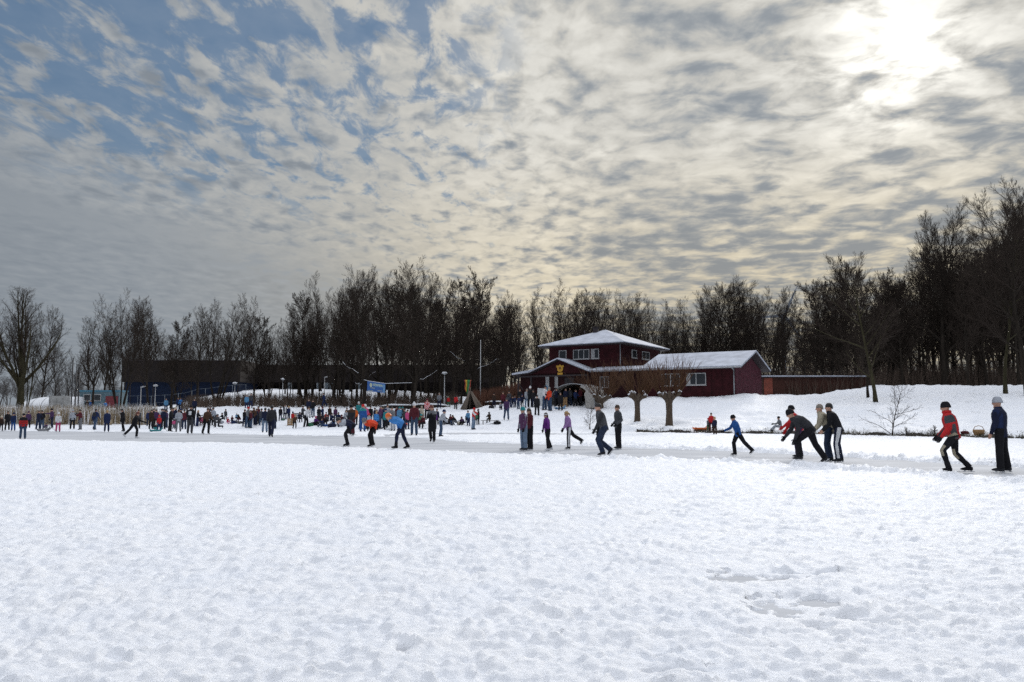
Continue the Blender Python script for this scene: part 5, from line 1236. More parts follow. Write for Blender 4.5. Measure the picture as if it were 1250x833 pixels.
person(740, 559, 1.83, 'onleg', -72, 'dgrey', 'djean', ('short', 'hairblack'), 'person in dark grey sweater and jeans skating on bent knees, dark hair', group=N, acc=('sleeves', 'char'))
person(702, 549, 1.52, 'kick', -75, 'lilac', 'black', ('bun', 'blonde'), 'blonde child in lilac jacket with one skate kicked up behind', acc=('legstripe', 'lilac'), group=N, skates='char')
person(671, 551, 1.46, 'armsout', -70, 'purple', 'black', ('band', 'white', 'hairbrown'), 'child in purple jacket and white headband skating with arms out', group=N, skates='white')
person(640, 551, 1.66, 'relaxed', -55, 'plum', 'ljean', ('beanie', 'teal'), 'person in plum jacket, teal beanie and pale jeans', acc=('sides', 'lgrey'), group=N, hem=.04)
person(647.5, 550, 1.62, 'relaxed', -60, 'maroon', 'black', ('long', 'hairbrown'), 'person in maroon jacket mostly hidden behind the teal-beanie skater', group=N)
person(424, 547, 1.80, 'speed', -72, 'dnavy', 'black', ('short', 'hairblack'), 'bare-headed speed skater in navy and black bent low, hands on the back', acc=('yoke', 'lgrey'), feat='tights', group=N)
person(454, 547, 1.76, 'speed', -55, 'orred', 'black', ('beanie', 'grey'), 'speed skater in bright red top and black tights bent low', acc=('hem', 'black'), feat='tights', group=N)
person(491, 550, 1.84, 'speedwide', -72, 'bright', 'dnavy', ('helmet', 'orange'), 'speed skater in blue top with orange hat striding wide', acc=('hem', 'navy'), feat='tights', extra='waistbag', group=N)
person(528, 541, 1.78, 'cross', -15, 'black', 'black', ('long', 'hairred'), 'red-haired person in long black coat with a striped collar skating towards us', acc=('yoke', 'grey'), hem=.42, group=N)
person(506, 533, 493, 'glide', -10, 'maroon', 'jean', ('pom', 'white'), 'person in dark maroon jacket, white bobble hat and jeans on skates', group=N)
person(159.5, 535.5, 503, 'push', 70, 'black', 'black', ('long', 'hairred'), 'person in black with long dark red hair striding right on white skates', skates='white', group=N)
person(27.5, 536, 505, 'stand', 0, 'red', 'jean', ('beanie', 'black'), 'child in red and black striped sweater and jeans at the near ice edge', acc=('topblack', 'black', 'dbrown'), group=N, skates=False)
person(330.5, 534, 495, 'walk', 170, 'char', 'dnavy', ('short', 'hairblack'), 'big person in charcoal jacket and navy trousers walking away', group=N, skates=False, puffy=1.12)
person(537.5, 534, 1.65, 'stoop', 100, 'lgrey', 'jean', ('beanie', 'navy'), 'stooping person in pale top mostly hidden behind the long black coat', group=N)
# left part of the crowd
G = 'crowd on the left of the ice'
for a in [
    (1, 527, 509, 'stand', 20, 'dbrown', 'black', ('pom', 'cream'), 'small child in brown jacket and cream bobble hat, cut by the left edge'),
    (8.5, 526, 503, 'pockets', 20, 'black', 'black', ('short', 'hairbrown'), 'adult in black at the far left beside the child in a blue suit'),
    (16, 526.5, 505, 'stand', -20, 'navy', 'blue', ('beanie', 'navy'), 'child in blue snow suit at the far left'),
    (34, 523, 502.5, 'stand', 10, 'dpurple', 'black', ('beanie', 'plum'), 'person in dark purple jacket behind the red-striped child'),
    (46, 525, 502, 'chat', 40, 'dnavy', 'djean', ('short', 'hairbrown'), 'person in dark navy jacket, left of a pair by the white tent'),
    (51, 524.5, 502, 'pockets', -30, 'black', 'jean', ('short', 'hairblack'), 'person in black jacket and jeans, right of a pair by the white tent'),
    (56, 525.5, 513.5, 'crouch', 60, 'dpurple', 'grey', ('beanie', 'dgrey'), 'small child crouching in grey and purple before the pair by the tent'),
    (63.5, 523, 499, 'point', -80, 'dpurple', 'dnavy', ('beanie', 'black'), 'person in dark purple jacket reaching out to the left by the grey panel'),
    (70.5, 528, 505, 'stand', 0, 'white', 'pink', ('pom', 'white'), 'child in white jacket and bright pink trousers'),
    (88, 525, 501, 'stand', 175, 'lgrey', 'black', ('beanie', 'lgrey'), 'broad person in pale grey jacket and black trousers seen from behind'),
    (98, 525.5, 501, 'phone', -60, 'maroon', 'grey', ('short', 'hairblack'), 'person in maroon jacket and grey trousers beside the broad pale-grey jacket'),
    (115, 526, 500, 'walk', 150, 'navy', 'jean', ('short', 'hairblack'), 'person in navy jacket and jeans before the blue container'),
    (130, 528, 502, 'stand', 180, 'navy', 'navy', ('short', 'blonde'), 'fair-haired person in long navy coat before the container red door'),
    (151, 527.5, 500, 'glide', -60, 'black', 'black', ('long', 'hairblack'), 'slim skater in black leaning left behind the red-haired skater'),
    (108, 0, 1.7, 'stand', 0, 'dbrown', 'black', ('short', 'hairbrown'), 'person in brown looking over the reeds before the blue container', 101),
    (112.5, 0, 1.7, 'chat', 20, 'blue', 'navy', ('short', 'hairblack'), 'person in blue behind the reeds before the blue container', 101),
    (131.5, 0, 1.55, 'stoop', -40, 'bright', 'navy', ('short', 'hairbrown'), 'person in bright blue jacket behind the reeds by the red door', 101),
    (184, 524.5, 501, 'stand', 30, 'dbrown', 'black', ('long', 'hairblack'), 'dark-haired person in long brown coat at the left of the middle crowd'),
    (190, 522.5, 500, 'pockets', 10, 'dpurple', 'black', ('short', 'hairblack'), 'person in dark purple jacket behind the long brown coat'),
    (190, 526.5, 515, 'crouch', 60, 'black', 'teal', ('pom', 'white'), 'child with white hat crouching over a teal sled'),
    (196, 522, 499, 'chat', 60, 'lgrey', 'jean', ('short', 'hairbrown'), 'person in pale grey jacket left of the red jacket in the crowd'),
    (201, 521, 499.5, 'stand', 120, 'red', 'dnavy', ('long', 'hairblack'), 'person in red jacket deep in the crowd by the blue hall lamp'),
    (207, 528, 499, 'chat', 80, 'black', 'black', ('short', 'hairbrown'), 'tall person in black facing a child in pink'),
    (212, 525, 514, 'stand', 200, 'pink', 'grey', ('beanie', 'white'), 'toddler in pink jacket beside the tall person in black'),
    (214, 523.5, 498, 'stand', -60, 'dnavy', 'dnavy', ('pom', 'cream'), 'person in dark jacket and cream bobble hat behind the pale-blue jacket'),
    (217.5, 528, 501, 'pockets', 190, 'lgrey', 'grey', ('short', 'hairbrown'), 'person in pale blue-grey jacket with grey jeans seen from behind'),
    (224.5, 525, 501.5, 'stand', -20, 'maroon', 'djean', ('short', 'hairblack'), 'person in dark red jacket behind the black backpack skater'),
    (231, 530.5, 496, 'glide', 165, 'black', 'dgrey', ('beanie', 'black'), 'skater in black jacket with white back stripes and grey trousers'),
    (238.5, 0, 1.75, 'stand', 0, 'dnavy', 'black', ('short', 'hairblack'), 'tall person in dark navy standing on the bank behind the backpack skater', 86),
    (243.5, 519, 504, 'sit', 30, 'maroon', 'black', ('long', 'hairbrown'), 'person in maroon sitting at the ice edge under the tall navy figure'),
    (251, 530.5, 499, 'glide', 30, 'brown', 'black', ('short', 'hairbrown'), 'skater in brown jacket and black trousers with white skates'),
    (247, 519.5, 509, 'sit', -30, 'pink', 'maroon', ('beanie', 'pink'), 'small child in pink sitting behind the brown-jacketed skater'),
    (204, 0, 1.7, 'stand', 0, 'sky', 'navy', ('short', 'hairbrown'), 'person in light blue on the bank behind the red jacket', 98),
    (218.5, 0, 1.7, 'stand', 10, 'navy', 'djean', ('short', 'hairblack'), 'person in navy on the bank, left of a pair before the blue hall', 98),
    (222, 0, 1.6, 'chat', -30, 'bright', 'djean', ('short', 'hairbrown'), 'person in blue on the bank, right of a pair before the blue hall', 98),
    (254.5, 512, 496, 'stoop', 60, 'dnavy', 'black', ('short', 'hairblack'), 'stooping person in navy on the snow behind the grey-blue top'),
    (262.5, 520, 497, 'stoop', -60, 'lgrey', 'dgrey', ('beanie', 'dgrey'), 'person in pale grey-blue top bending over the kneeling skater'),
    (267, 524, 503, 'kneel', -70, 'dgrey', 'char', ('beanie', 'black'), 'skater in grey kneeling on one leg at the ice edge'),
    (272, 516, 501, 'sit', -60, 'black', 'black', ('short', 'hairblack'), 'person in black sitting behind the kneeling skater'),
    (277.5, 517.5, 508, 'ground', 30, 'red', 'pink', ('beanie', 'pink'), 'child in red and pink sitting in the snow'),
    (293, 515, 502, 'skates_on', -50, 'black', 'maroon', ('hood', 'black'), 'hooded person in black sitting alone on the snow, bending to the skates'),
]:
    dd = a[9] if len(a) > 9 else None
    person(*a[:9], d=dd, group=G, skates=(a[1] > 523 and dd is None), acc=('back', 'white') if a[0] == 231 else None, extra='backpack' if a[0] in (115, 201) else None, hem=.22 if a[0] in (130, 184) else .02, gloves='black', puffy=1.22 if a[0] in (88, 130) else 1.1)
G = 'crowd in the middle of the ice'
for a in [
    (302, 0, 1.7, 'stand', 0, 'sky', 'navy', ('short', 'hairbrown'), 'person in light blue on the bank behind the red-hatted family', 92),
    (307, 0, 1.75, 'stand', 20, 'dgrey', 'navy', ('short', 'hairblack'), 'person in dark grey on the bank next to the light blue one', 93),
    (301.5, 523, 497, 'chat', 60, 'grey', 'jean', ('beanie', 'red'), 'person in grey jacket, red hat and jeans in the family group'),
    (306, 523, 501, 'stand', -60, 'maroon', 'jean', ('short', 'hairbrown'), 'child in maroon and jeans next to the red hat'),
    (311.5, 521, 497, 'stoop', -40, 'brown', 'dnavy', ('long', 'hairbrown'), 'person in brown fur-edged jacket bending in the family group'),
    (316, 518, 496, 'chat', -70, 'maroon', 'black', ('short', 'hairblack'), 'person in dark maroon at the right of the family group'),
    (320, 516, 503, 'sit', -50, 'plum', 'black', ('beanie', 'maroon'), 'person in plum sitting at the right end of the family group'),
    (323, 529, 499, 'stand', 170, 'dnavy', 'ljean', ('short', 'hairblack'), 'person in navy jacket and pale jeans half behind the charcoal walker'),
    (347.5, 513, 494, 'stand', 30, 'dnavy', 'dnavy', ('short', 'hairbrown'), 'person in navy with a white front, left of a pair behind the crate'),
    (352.5, 513, 496, 'stand', -40, 'navy', 'djean', ('short', 'blonde'), 'fair-haired person in navy, right of a pair behind the crate'),
    (346, 515, 504, 'crouch', 60, 'lgrey', 'green', ('beanie', 'green'), 'small child crouching in pale green before the navy pair'),
    (359.5, 524, 507, 'glide', 20, 'brown', 'black', ('short', 'blonde'), 'child in brown jacket and dark trousers on white skates'),
    (373, 522, 496, 'stoop', 60, 'white', 'black', ('long', 'hairbrown'), 'person in white jacket and black trousers with a green bag'),
    (376.5, 508, 487, 'stand', 10, 'dnavy', 'dnavy', ('short', 'hairbrown'), 'person in dark navy, left of a pair behind the white jacket'),
    (382, 509, 488, 'pockets', -30, 'black', 'jean', ('short', 'hairbrown'), 'person in black jacket and jeans, right of a pair behind the white jacket'),
    (397, 0, 1.72, 'walk', -80, 'navy', 'navy', ('short', 'hairblack'), 'person in navy walking alone along the top of the bank', 96),
    (387, 517.5, 501, 'skates_on', 20, 'maroon', 'black', ('short', 'hairblack'), 'person in maroon sitting at the left of the resting group'),
    (391.5, 518.5, 501.5, 'sit', -20, 'dbrown', 'black', ('long', 'hairblack'), 'person in dark brown sitting second in the resting group'),
    (395.5, 518.5, 502, 'ground', 10, 'maroon', 'dbrown', ('long', 'hairbrown'), 'person in red-brown sitting on the snow in the resting group'),
    (399.5, 519, 503, 'sit', -30, 'dgrey', 'black', ('short', 'hairbrown'), 'person in dark grey sitting in the middle of the resting group'),
    (404, 518.5, 500.5, 'sit', 40, 'navy', 'navy', ('short', 'hairblack'), 'person in navy sitting behind the blue sled'),
    (408, 520.5, 507, 'ground', -60, 'black', 'black', ('beanie', 'navy'), 'person in black sitting low beside the blue sled'),
    (412.5, 519, 499, 'sit', 20, 'navy', 'black', ('long', 'hairblack'), 'person with big black hair sitting behind the navy speed skater'),
    (423, 516, 498, 'stand', 30, 'dgrey', 'black', ('short', 'hairblack'), 'person in grey standing behind the navy speed skater'),
    (430.5, 532, 495.5, 'glide', -30, 'char', 'maroon', ('beanie', 'black'), 'skater in charcoal with red-brown trousers behind the navy speed skater'),
    (437.5, 515, 491, 'stand', 10, 'teal', 'navy', ('pom', 'white'), 'person in teal jacket and white bobble hat at the back of the crowd'),
    (442.5, 528, 495, 'stand', 160, 'blue', 'blue', ('beanie', 'red'), 'person in a blue and teal suit with a red hat'),
    (448.5, 525, 494, 'stoop', -50, 'pink', 'dgrey', ('beanie', 'white'), 'person in pink jacket and white hat above the red speed skater'),
    (457, 518, 498, 'stand', 60, 'dnavy', 'dnavy', ('short', 'hairblack'), 'dark-haired person in navy between the red and blue speed skaters'),
    (463, 524.5, 496, 'chat', 70, 'plum', 'jean', ('beanie', 'grey'), 'person in purple-pink jacket and grey hat facing a navy jacket'),
    (468.5, 523.5, 497, 'chat', -70, 'navy', 'djean', ('long', 'hairblack'), 'person in navy jacket facing the purple-pink jacket'),
    (472.5, 521, 494, 'stand', 20, 'lgrey', 'black', ('short', 'hairbrown'), 'person in pale grey and black behind the blue speed skater head'),
    (480, 527, 497, 'stoop', -30, 'grey', 'lgrey', ('short', 'hairblack'), 'person in grey stooping behind the orange hat'),
    (487.5, 521, 497, 'stand', 10, 'sky', 'djean', ('beanie', 'teal'), 'person in light blue with a teal hat behind the blue speed skater'),
    (521, 512, 487, 'stand', 20, 'red', 'black', ('beanie', 'maroon'), 'person in red and white patterned jacket above the long black coat'),
    (513.5, 521, 497, 'crouch', 40, 'green', 'maroon', ('beanie', 'teal'), 'child in green crouching beside the white bobble hat'),
    (517.5, 524, 503, 'sit', -40, 'maroon', 'black', ('short', 'hairbrown'), 'person in maroon sitting left of the long black coat'),
    (539.5, 519, 498, 'skates_on', 40, 'dbrown', 'char', ('long', 'hairbrown'), 'person in brown fur jacket sitting, bending to lace a skate'),
    (556.5, 520, 500, 'skates_on', -60, 'black', 'grey', ('long', 'hairbrown'), 'person in black jacket and grey trousers sitting and leaning forward'),
    (566, 520, 503, 'skates_on', -40, 'dpurple', 'black', ('short', 'hairblack'), 'person in dark purple sitting second by the red vest'),
    (572, 520, 501, 'stoop', -20, 'sky', 'navy', ('short', 'hairbrown'), 'stooping person in light blue-grey beside the red vest'),
    (577.5, 525, 499, 'phone', 70, 'red', 'ljean', ('beanie', 'red'), 'person in red vest with white sleeves, red hat and blue jeans'),
    (584.5, 518.5, 500, 'point', -70, 'black', 'black', ('pom', 'dgrey'), 'child in black reaching towards the red vest'),
    (597.5, 517, 499.5, 'sit', 200, 'dbrown', 'black', ('long', 'hairblack'), 'dark-haired person in fur jacket sitting on the low bench'),
    (536.5, 0, 1.72, 'pockets', 0, 'grey', 'dnavy', ('short', 'hairgrey'), 'person in grey-blue jacket on the bank left of the round lamp', 88),
    (556.5, 0, 1.62, 'stand', 150, 'red', 'black', ('long', 'hairblack'), 'person in red jacket on the bank right of the round lamp', 86),
    (547.5, 0, 1.25, 'stand', 20, 'red', 'green', ('beanie', 'green'), 'small child in red and green on the bank behind the round lamp', 92),
]:
    dd = a[9] if len(a) > 9 else None
    person(*a[:9], d=dd, group=G, skates=('white' if a[0] == 359.5 else a[1] > 523 and dd is None), acc={521: ('mottle', 'white'), 577.5: ('sleeves', 'white'), 442.5: ('yoke', 'teal'), 347.5: ('front', 'white'), 430.5: ('yoke', 'brown')}.get(a[0]), hem=.03)
G = 'back rows of the middle crowd'
for a in [
    (199, 524.5, 500, 'pockets', 150, 'dnavy', 'black', ('beanie', 'dgrey'), 'person in navy between the pale grey and the red jacket, back turned'),
    (210.5, 522, 498, 'stand', 20, 'maroon', 'dnavy', ('short', 'hairblack'), 'person in maroon looking over the shoulder of the tall one in black'),
    (221, 522, 499, 'chat', -60, 'black', 'dgrey', ('beanie', 'navy'), 'person in black with navy beanie behind the pale blue-grey jacket'),
    (227.5, 521, 500, 'stand', 30, 'dbrown', 'black', ('long', 'hairbrown'), 'long-haired person in brown left of the black backpack skater'),
    (236, 521, 501, 'stand', -40, 'navy', 'djean', ('short', 'hairblack'), 'person in navy just right of the black backpack skater'),
    (257.5, 520, 500, 'chat', 50, 'black', 'black', ('short', 'hairbrown'), 'person in black left of the bending grey-blue top'),
    (181, 521, 501, 'stand', -20, 'navy', 'djean', ('beanie', 'grey'), 'person in navy with a grey beanie behind the long brown coat'),
    (298, 521, 500, 'stand', 40, 'black', 'dnavy', ('beanie', 'black'), 'person in black at the left of the family group'),
    (309, 518, 498, 'stand', 10, 'navy', 'black', ('short', 'hairblack'), 'person in navy at the back of the family group'),
    (335.5, 524, 501, 'stand', -60, 'dgrey', 'djean', ('beanie', 'navy'), 'person in grey right behind the charcoal walker'),
    (365, 516, 500, 'sit', 30, 'dnavy', 'black', ('beanie', 'black'), 'person in navy sitting between the grey crate and the white jacket'),
    (417.5, 520, 503, 'sit', -20, 'maroon', 'black', ('beanie', 'maroon'), 'person in maroon sitting right of the big black hair'),
    (427, 519, 497, 'chat', 40, 'black', 'black', ('beanie', 'brown'), 'person in black with brown beanie behind the charcoal skater'),
    (434, 520, 498, 'stand', -30, 'orange', 'black', ('short', 'hairblack'), 'person in orange top behind the charcoal skater'),
    (452, 517, 496, 'stand', 10, 'black', 'dnavy', ('short', 'hairblack'), 'person in black at the back between pink and navy jackets'),
    (460, 521, 500, 'stand', -20, 'char', 'black', ('long', 'hairbrown'), 'long-haired person in charcoal left of the purple-pink jacket'),
    (476, 519, 497, 'stoop', 40, 'dnavy', 'black', ('short', 'hairbrown'), 'stooping person in navy left of the orange hat'),
    (484.5, 518, 496, 'stand', -40, 'maroon', 'black', ('beanie', 'black'), 'person in maroon and black beanie above the orange hat'),
    (494.5, 521, 499, 'chat', -50, 'dgrey', 'djean', ('short', 'hairblack'), 'person in dark grey right of the light blue jacket'),
    (499, 519, 500, 'sit', 20, 'black', 'maroon', ('beanie', 'red'), 'person in black and red beanie sitting left of the white bobble hat'),
    (533, 521, 499, 'stand', 30, 'dnavy', 'black', ('short', 'hairbrown'), 'person in navy standing right behind the long black coat'),
    (544, 521, 505, 'sit', -50, 'dnavy', 'dgrey', ('beanie', 'black'), 'person in navy sitting low right of the fur-jacketed one'),
    (562.5, 519.5, 505, 'skates_on', 10, 'brown', 'black', ('beanie', 'white'), 'person with a white beanie lacing skates between two others'),
    (186.5, 521.5, 499, 'stand', 60, 'black', 'black', ('short', 'hairbrown'), 'person in black behind the long brown coat, only the head standing out'),
    (203.5, 523, 501, 'pockets', -90, 'dpurple', 'djean', ('short', 'hairbrown'), 'person in dark purple between the red jacket and the tall one in black'),
    (233.5, 520, 500, 'stand', 0, 'brown', 'black', ('beanie', 'brown'), 'person in brown and brown beanie peeping past the black backpack skater'),
    (240.5, 521, 501, 'chat', 70, 'black', 'navy', ('long', 'hairblonde' if 'hairblonde' in PAL else 'blonde'), 'long fair-haired person in black below the tall navy figure'),
    (260, 517, 499, 'stand', -30, 'navy', 'black', ('short', 'hairblack'), 'person in navy behind the bending grey-blue top'),
    (275, 514, 500, 'stand', 20, 'dgrey', 'black', ('beanie', 'black'), 'person in grey standing behind the child in red and pink'),
    (283, 517, 505, 'sit', 10, 'maroon', 'dnavy', ('short', 'hairbrown'), 'person in maroon sitting behind the navy bag'),
    (313.5, 520, 499, 'stand', -80, 'dnavy', 'black', ('short', 'hairbrown'), 'person in dark navy touching the brown fur-edged jacket'),
    (318.5, 521, 499, 'stand', 30, 'dgrey', 'jean', ('beanie', 'black'), 'person in grey and jeans left of the navy and pale-jeans pair'),
    (327, 526, 500, 'stand', 160, 'black', 'black', ('beanie', 'dgrey'), 'person in black squeezed beside the charcoal walker'),
    (342, 514, 497, 'stand', 20, 'black', 'djean', ('short', 'hairblack'), 'person in black left of the navy pair behind the crate'),
    (369, 513, 496, 'chat', 40, 'dgrey', 'black', ('short', 'hairbrown'), 'person in dark grey right behind the white jacket'),
    (389, 514, 497, 'stand', 10, 'black', 'black', ('long', 'hairbrown'), 'person in black standing behind the resting group'),
    (394, 513, 497, 'chat', -50, 'navy', 'djean', ('beanie', 'maroon'), 'person in navy with a maroon beanie standing behind the resting group'),
    (402, 514, 496, 'stand', 30, 'dbrown', 'black', ('short', 'hairblack'), 'person in dark brown standing behind the navy sitter'),
    (409.5, 515, 497, 'stand', -20, 'plum', 'black', ('beanie', 'black'), 'person in plum standing behind the big black hair'),
    (445.5, 518, 497, 'stand', -20, 'char', 'black', ('short', 'hairbrown'), 'person in charcoal between the blue-teal suit and the pink jacket'),
    (466, 519, 497, 'stand', 20, 'maroon', 'black', ('short', 'hairblack'), 'person in maroon between the facing pair of purple and navy'),
    (491, 517, 497, 'stand', 20, 'black', 'dnavy', ('beanie', 'teal'), 'person in black with a teal beanie right of the light blue jacket'),
    (510, 518, 498, 'stand', 40, 'dnavy', 'black', ('short', 'hairbrown'), 'person in navy right behind the white bobble hat'),
    (525, 519, 497, 'stand', -60, 'black', 'black', ('short', 'hairblack'), 'dark-haired person in black half hidden by the long black coat'),
    (549, 518, 503, 'sit', 40, 'maroon', 'djean', ('beanie', 'dgrey'), 'person in maroon and grey beanie sitting by the black bag'),
    (569.5, 517, 502, 'sit', 10, 'dgrey', 'black', ('beanie', 'black'), 'person in grey sitting between the purple sitter and the light blue stooper'),
    (384.5, 520, 503, 'ground', 40, 'purple', 'black', ('beanie', 'pink'), 'person in purple and pink beanie sitting at the near left of the resting group'),
    (393.5, 521.5, 506, 'ground', -30, 'navy', 'jean', ('short', 'hairbrown'), 'child in navy and jeans sitting in front of the maroon sitters'),
    (397.5, 515.5, 500, 'sit', 20, 'red', 'black', ('short', 'hairblack'), 'person in red sitting at the back of the resting group'),
    (415, 522, 506, 'crouch', 30, 'blue', 'black', ('beanie', 'grey'), 'person in blue crouching at the right end of the resting group'),
    (420.5, 521, 500, 'stoop', 40, 'lgrey', 'dgrey', ('short', 'hairbrown'), 'person in pale grey bending beside the navy speed skater'),
    (440, 524, 500, 'stand', 60, 'orange', 'jean', ('beanie', 'white'), 'child in orange with a white beanie left of the blue and teal suit'),
    (450.5, 527, 506, 'stand', -20, 'lgrey', 'black', ('pom', 'red'), 'small child in pale grey with a red bobble hat above the red speed skater'),
    (459, 526, 503, 'stand', 30, 'bright', 'dnavy', ('short', 'blonde'), 'fair-haired child in bright blue right of the red speed skater'),
    (471, 526, 500, 'stand', -40, 'teal', 'black', ('beanie', 'navy'), 'person in teal jacket between the facing pair and the grey stooper'),
    (497, 525, 501, 'stand', 40, 'pink', 'djean', ('long', 'hairbrown'), 'person in pink jacket right behind the blue speed skater'),
    (502, 517, 499, 'stand', -30, 'sky', 'black', ('short', 'hairbrown'), 'person in light blue left of the white bobble hat'),
    (514.5, 517, 496, 'stand', 10, 'cream', 'dnavy', ('beanie', 'cream'), 'person in cream jacket and beanie behind the child in green'),
    (530.5, 524, 503, 'stand', 10, 'purple', 'black', ('beanie', 'white'), 'child in purple and white beanie half behind the long black coat'),
    (551.5, 520, 506, 'ground', 20, 'blue', 'jean', ('beanie', 'red'), 'child in blue with a red beanie sitting by the black bag'),
    (581, 519, 503, 'stand', 0, 'green', 'black', ('beanie', 'orange'), 'child in green with an orange beanie between the red vest and the child in black'),
    (357, 518, 503, 'stand', 20, 'red', 'navy', ('beanie', 'navy'), 'child in red right of the tan crate'),
    (288, 514, 502, 'sit', 40, 'sky', 'dnavy', ('beanie', 'white'), 'person in light blue and white beanie sitting left of the hooded person'),
    (194, 527, 508, 'stand', 200, 'red', 'navy', ('pom', 'red'), 'small child in red with a red bobble hat by the teal sled'),
    (168, 524, 501, 'stand', 20, 'dgrey', 'black', ('short', 'hairbrown'), 'person in grey right of the red-haired skater, by the reeds end'),
]:
    person(*a[:9], group=G, skates=a[1] > 523, hem=.03)
G = 'people in front of the clubhouse'
for a in [
    (603, 497.5, 480, 'stand', 10, 'dbrown', 'dnavy', ('beanie', 'black'), 'person in dark brown at the left of the clubhouse crowd, standing apart'),
    (614, 0, 1.80, 'stand', 20, 'maroon', 'black', ('short', 'hairbrown'), 'tall person in maroon behind the walker in jeans', 79),
    (618, 513, 486, 'walk', 10, 'dpurple', 'jean', ('beanie', 'dgrey'), 'person in dark jacket and jeans walking down the snow towards the ice'),
    (610.5, 501.5, 488.5, 'sit', 20, 'lgrey', 'char', ('short', 'hairblack'), 'person in pale grey sitting beside the walker in jeans'),
    (625.5, 498, 484, 'stand', 40, 'dnavy', 'navy', ('short', 'hairblack'), 'person in navy, first from the left of the dark clubhouse cluster'),
    (629, 497.5, 483.5, 'chat', -40, 'navy', 'dnavy', ('short', 'hairbrown'), 'person in navy and brown hair, second of the dark clubhouse cluster'),
    (632.5, 501, 483, 'stoop', 150, 'navy', 'jean', ('short', 'hairblack'), 'person in navy and jeans, nearest of the dark clubhouse cluster'),
    (637.5, 497.5, 482, 'stand', -20, 'dnavy', 'black', ('beanie', 'navy'), 'person in navy cap, right end of the dark clubhouse cluster'),
    (643, 497.5, 475, 'stand', 30, 'lgrey', 'ljean', ('short', 'hairgrey'), 'person in pale clothes beside the tall black coat at the porch'),
    (647, 497.5, 472, 'relaxed', 160, 'black', 'black', ('pom', 'white'), 'tall person in black coat with a white hat at the porch'),
    (651.5, 497, 476, 'stand', -40, 'black', 'dnavy', ('short', 'hairblack'), 'person in black right behind the tall black coat'),
    (655.5, 508, 482.5, 'stand', 0, 'black', 'black', ('beanie', 'black'), 'person all in black standing alone before the white board'),
    (664.5, 501, 471, 'chat', 60, 'white', 'jean', ('short', 'hairblack'), 'person in white jacket and jeans left of the orange-red jacket'),
    (667, 497, 471, 'stand', 10, 'teal', 'navy', ('hood', 'sky'), 'person in teal hood behind the white jacket'),
    (671.5, 502, 473, 'chat', -50, 'orred', 'jean', ('short', 'hairgrey'), 'person in orange-red jacket and jeans before the marquee'),
    (678.5, 497, 474, 'stand', 60, 'dnavy', 'black', ('short', 'hairblack'), 'person in navy just right of the orange-red jacket'),
    (684, 0, 1.74, 'stand', 0, 'black', 'black', ('short', 'hairblack'), 'person in black at the left mouth of the marquee', 71.6),
    (690, 0, 1.76, 'chat', 30, 'dnavy', 'dnavy', ('short', 'hairbrown'), 'person in navy standing in the marquee, second from its left side', 73.4),
    (696, 0, 1.78, 'stand', -30, 'dgrey', 'djean', ('short', 'hairblack'), 'person in dark grey standing in the middle of the marquee', 73.8),
    (702, 0, 1.70, 'chat', 40, 'navy', 'black', ('long', 'hairbrown'), 'long-haired person in navy standing in the marquee', 73.2),
    (708.5, 0, 1.78, 'stand', -40, 'maroon', 'black', ('short', 'hairbrown'), 'person in maroon at the right inside the marquee', 73.6),
    (634.5, 0, 1.72, 'stand', 10, 'black', 'navy', ('short', 'hairbrown'), 'person in black at the back of the dark clubhouse cluster', 78),
    (622, 0, 1.70, 'chat', -30, 'dgrey', 'navy', ('short', 'hairblack'), 'person in dark grey at the back left of the clubhouse cluster', 79),
]:
    dd = a[9] if len(a) > 9 else None
    person(*a[:9], d=dd, group=G, skates=False, hem=.12 if a[0] in (647, 655.5) else .03)
G = 'children by the right bank'
person(864.5, 527, 511, 'stand', 40, 'grey', 'green', ('beanie', 'red'), 'small child in grey-green with a red hat by the orange sled', group=G, skates=False)
person(873, 531.5, 509.5, 'stand', -30, 'dnavy', 'dbrown', ('short', 'blonde'), 'fair-haired child in navy with a red backpack by the orange sled', group=G, skates=False)
person(868.5, 527, 1.3, 'stand', 10, 'red', 'maroon', ('short', 'hairbrown'), 'child in red half hidden behind the fair-haired child', group=G, skates=False)
person(953, 526.5, 1.5, 'ground', -80, 'grey', 'lgrey', ('beanie', 'black'), 'person in grey with a dark hat sitting on the snow bank behind the skaters', group=G, skates=False)
finish_people()
# ------------------------------------------------------------------ things lying about
def at(px, py, dz=0.0): p = hit(px, py); p.z += dz; return p
def sled(px, py, rz, col, label, L=1.0):
    o = empty('plastic_sled', at(px, py), rad(rz), label, 'sled'); b = MB(); m = mat('sled_' + col, PAL[col], .4, .15); n = 9; prof = []
    for i in range(n):
        t = i / (n - 1); z = .05 + (.24 * ((t - .72) / .28) ** 2 if t > .72 else 0) + (.06 * ((.12 - t) / .12) if t < .12 else 0); prof.append((-L / 2 + L * t, z, .23 * (1 - .25 * max(0, (t - .7) / .3))))
    vs = []
    for (x, z, w) in prof: vs += [(x, -w - .03, z + .13), (x, -w, z), (x, w, z), (x, w + .03, z + .13), (x, w + .01, z + .135), (x, w - .02, z + .02), (x, -w + .02, z + .02), (x, -w - .01, z + .135)]
    b.add(vs, [(i * 8 + k, i * 8 + (k + 1) % 8, (i + 1) * 8 + (k + 1) % 8, (i + 1) * 8 + k) for i in range(n - 1) for k in range(8)] + [tuple(range(7, -1, -1)), tuple((n - 1) * 8 + k for k in range(8))]); b.build('shell', m, o, True)
    b = MB(); b.tube([(L / 2 - .05, .1, .28), (L / 2 + .18, .06, .20), (L / 2 + .32, -.03, .06), (L / 2 + .55, -.1, .03)], [.012] * 4, 6); b.build('rope', FASCIA, o, True); return o
sled(856.5, 525.5, 12, 'orange', 'orange plastic sled lying on the bank edge beside two children', 1.15)
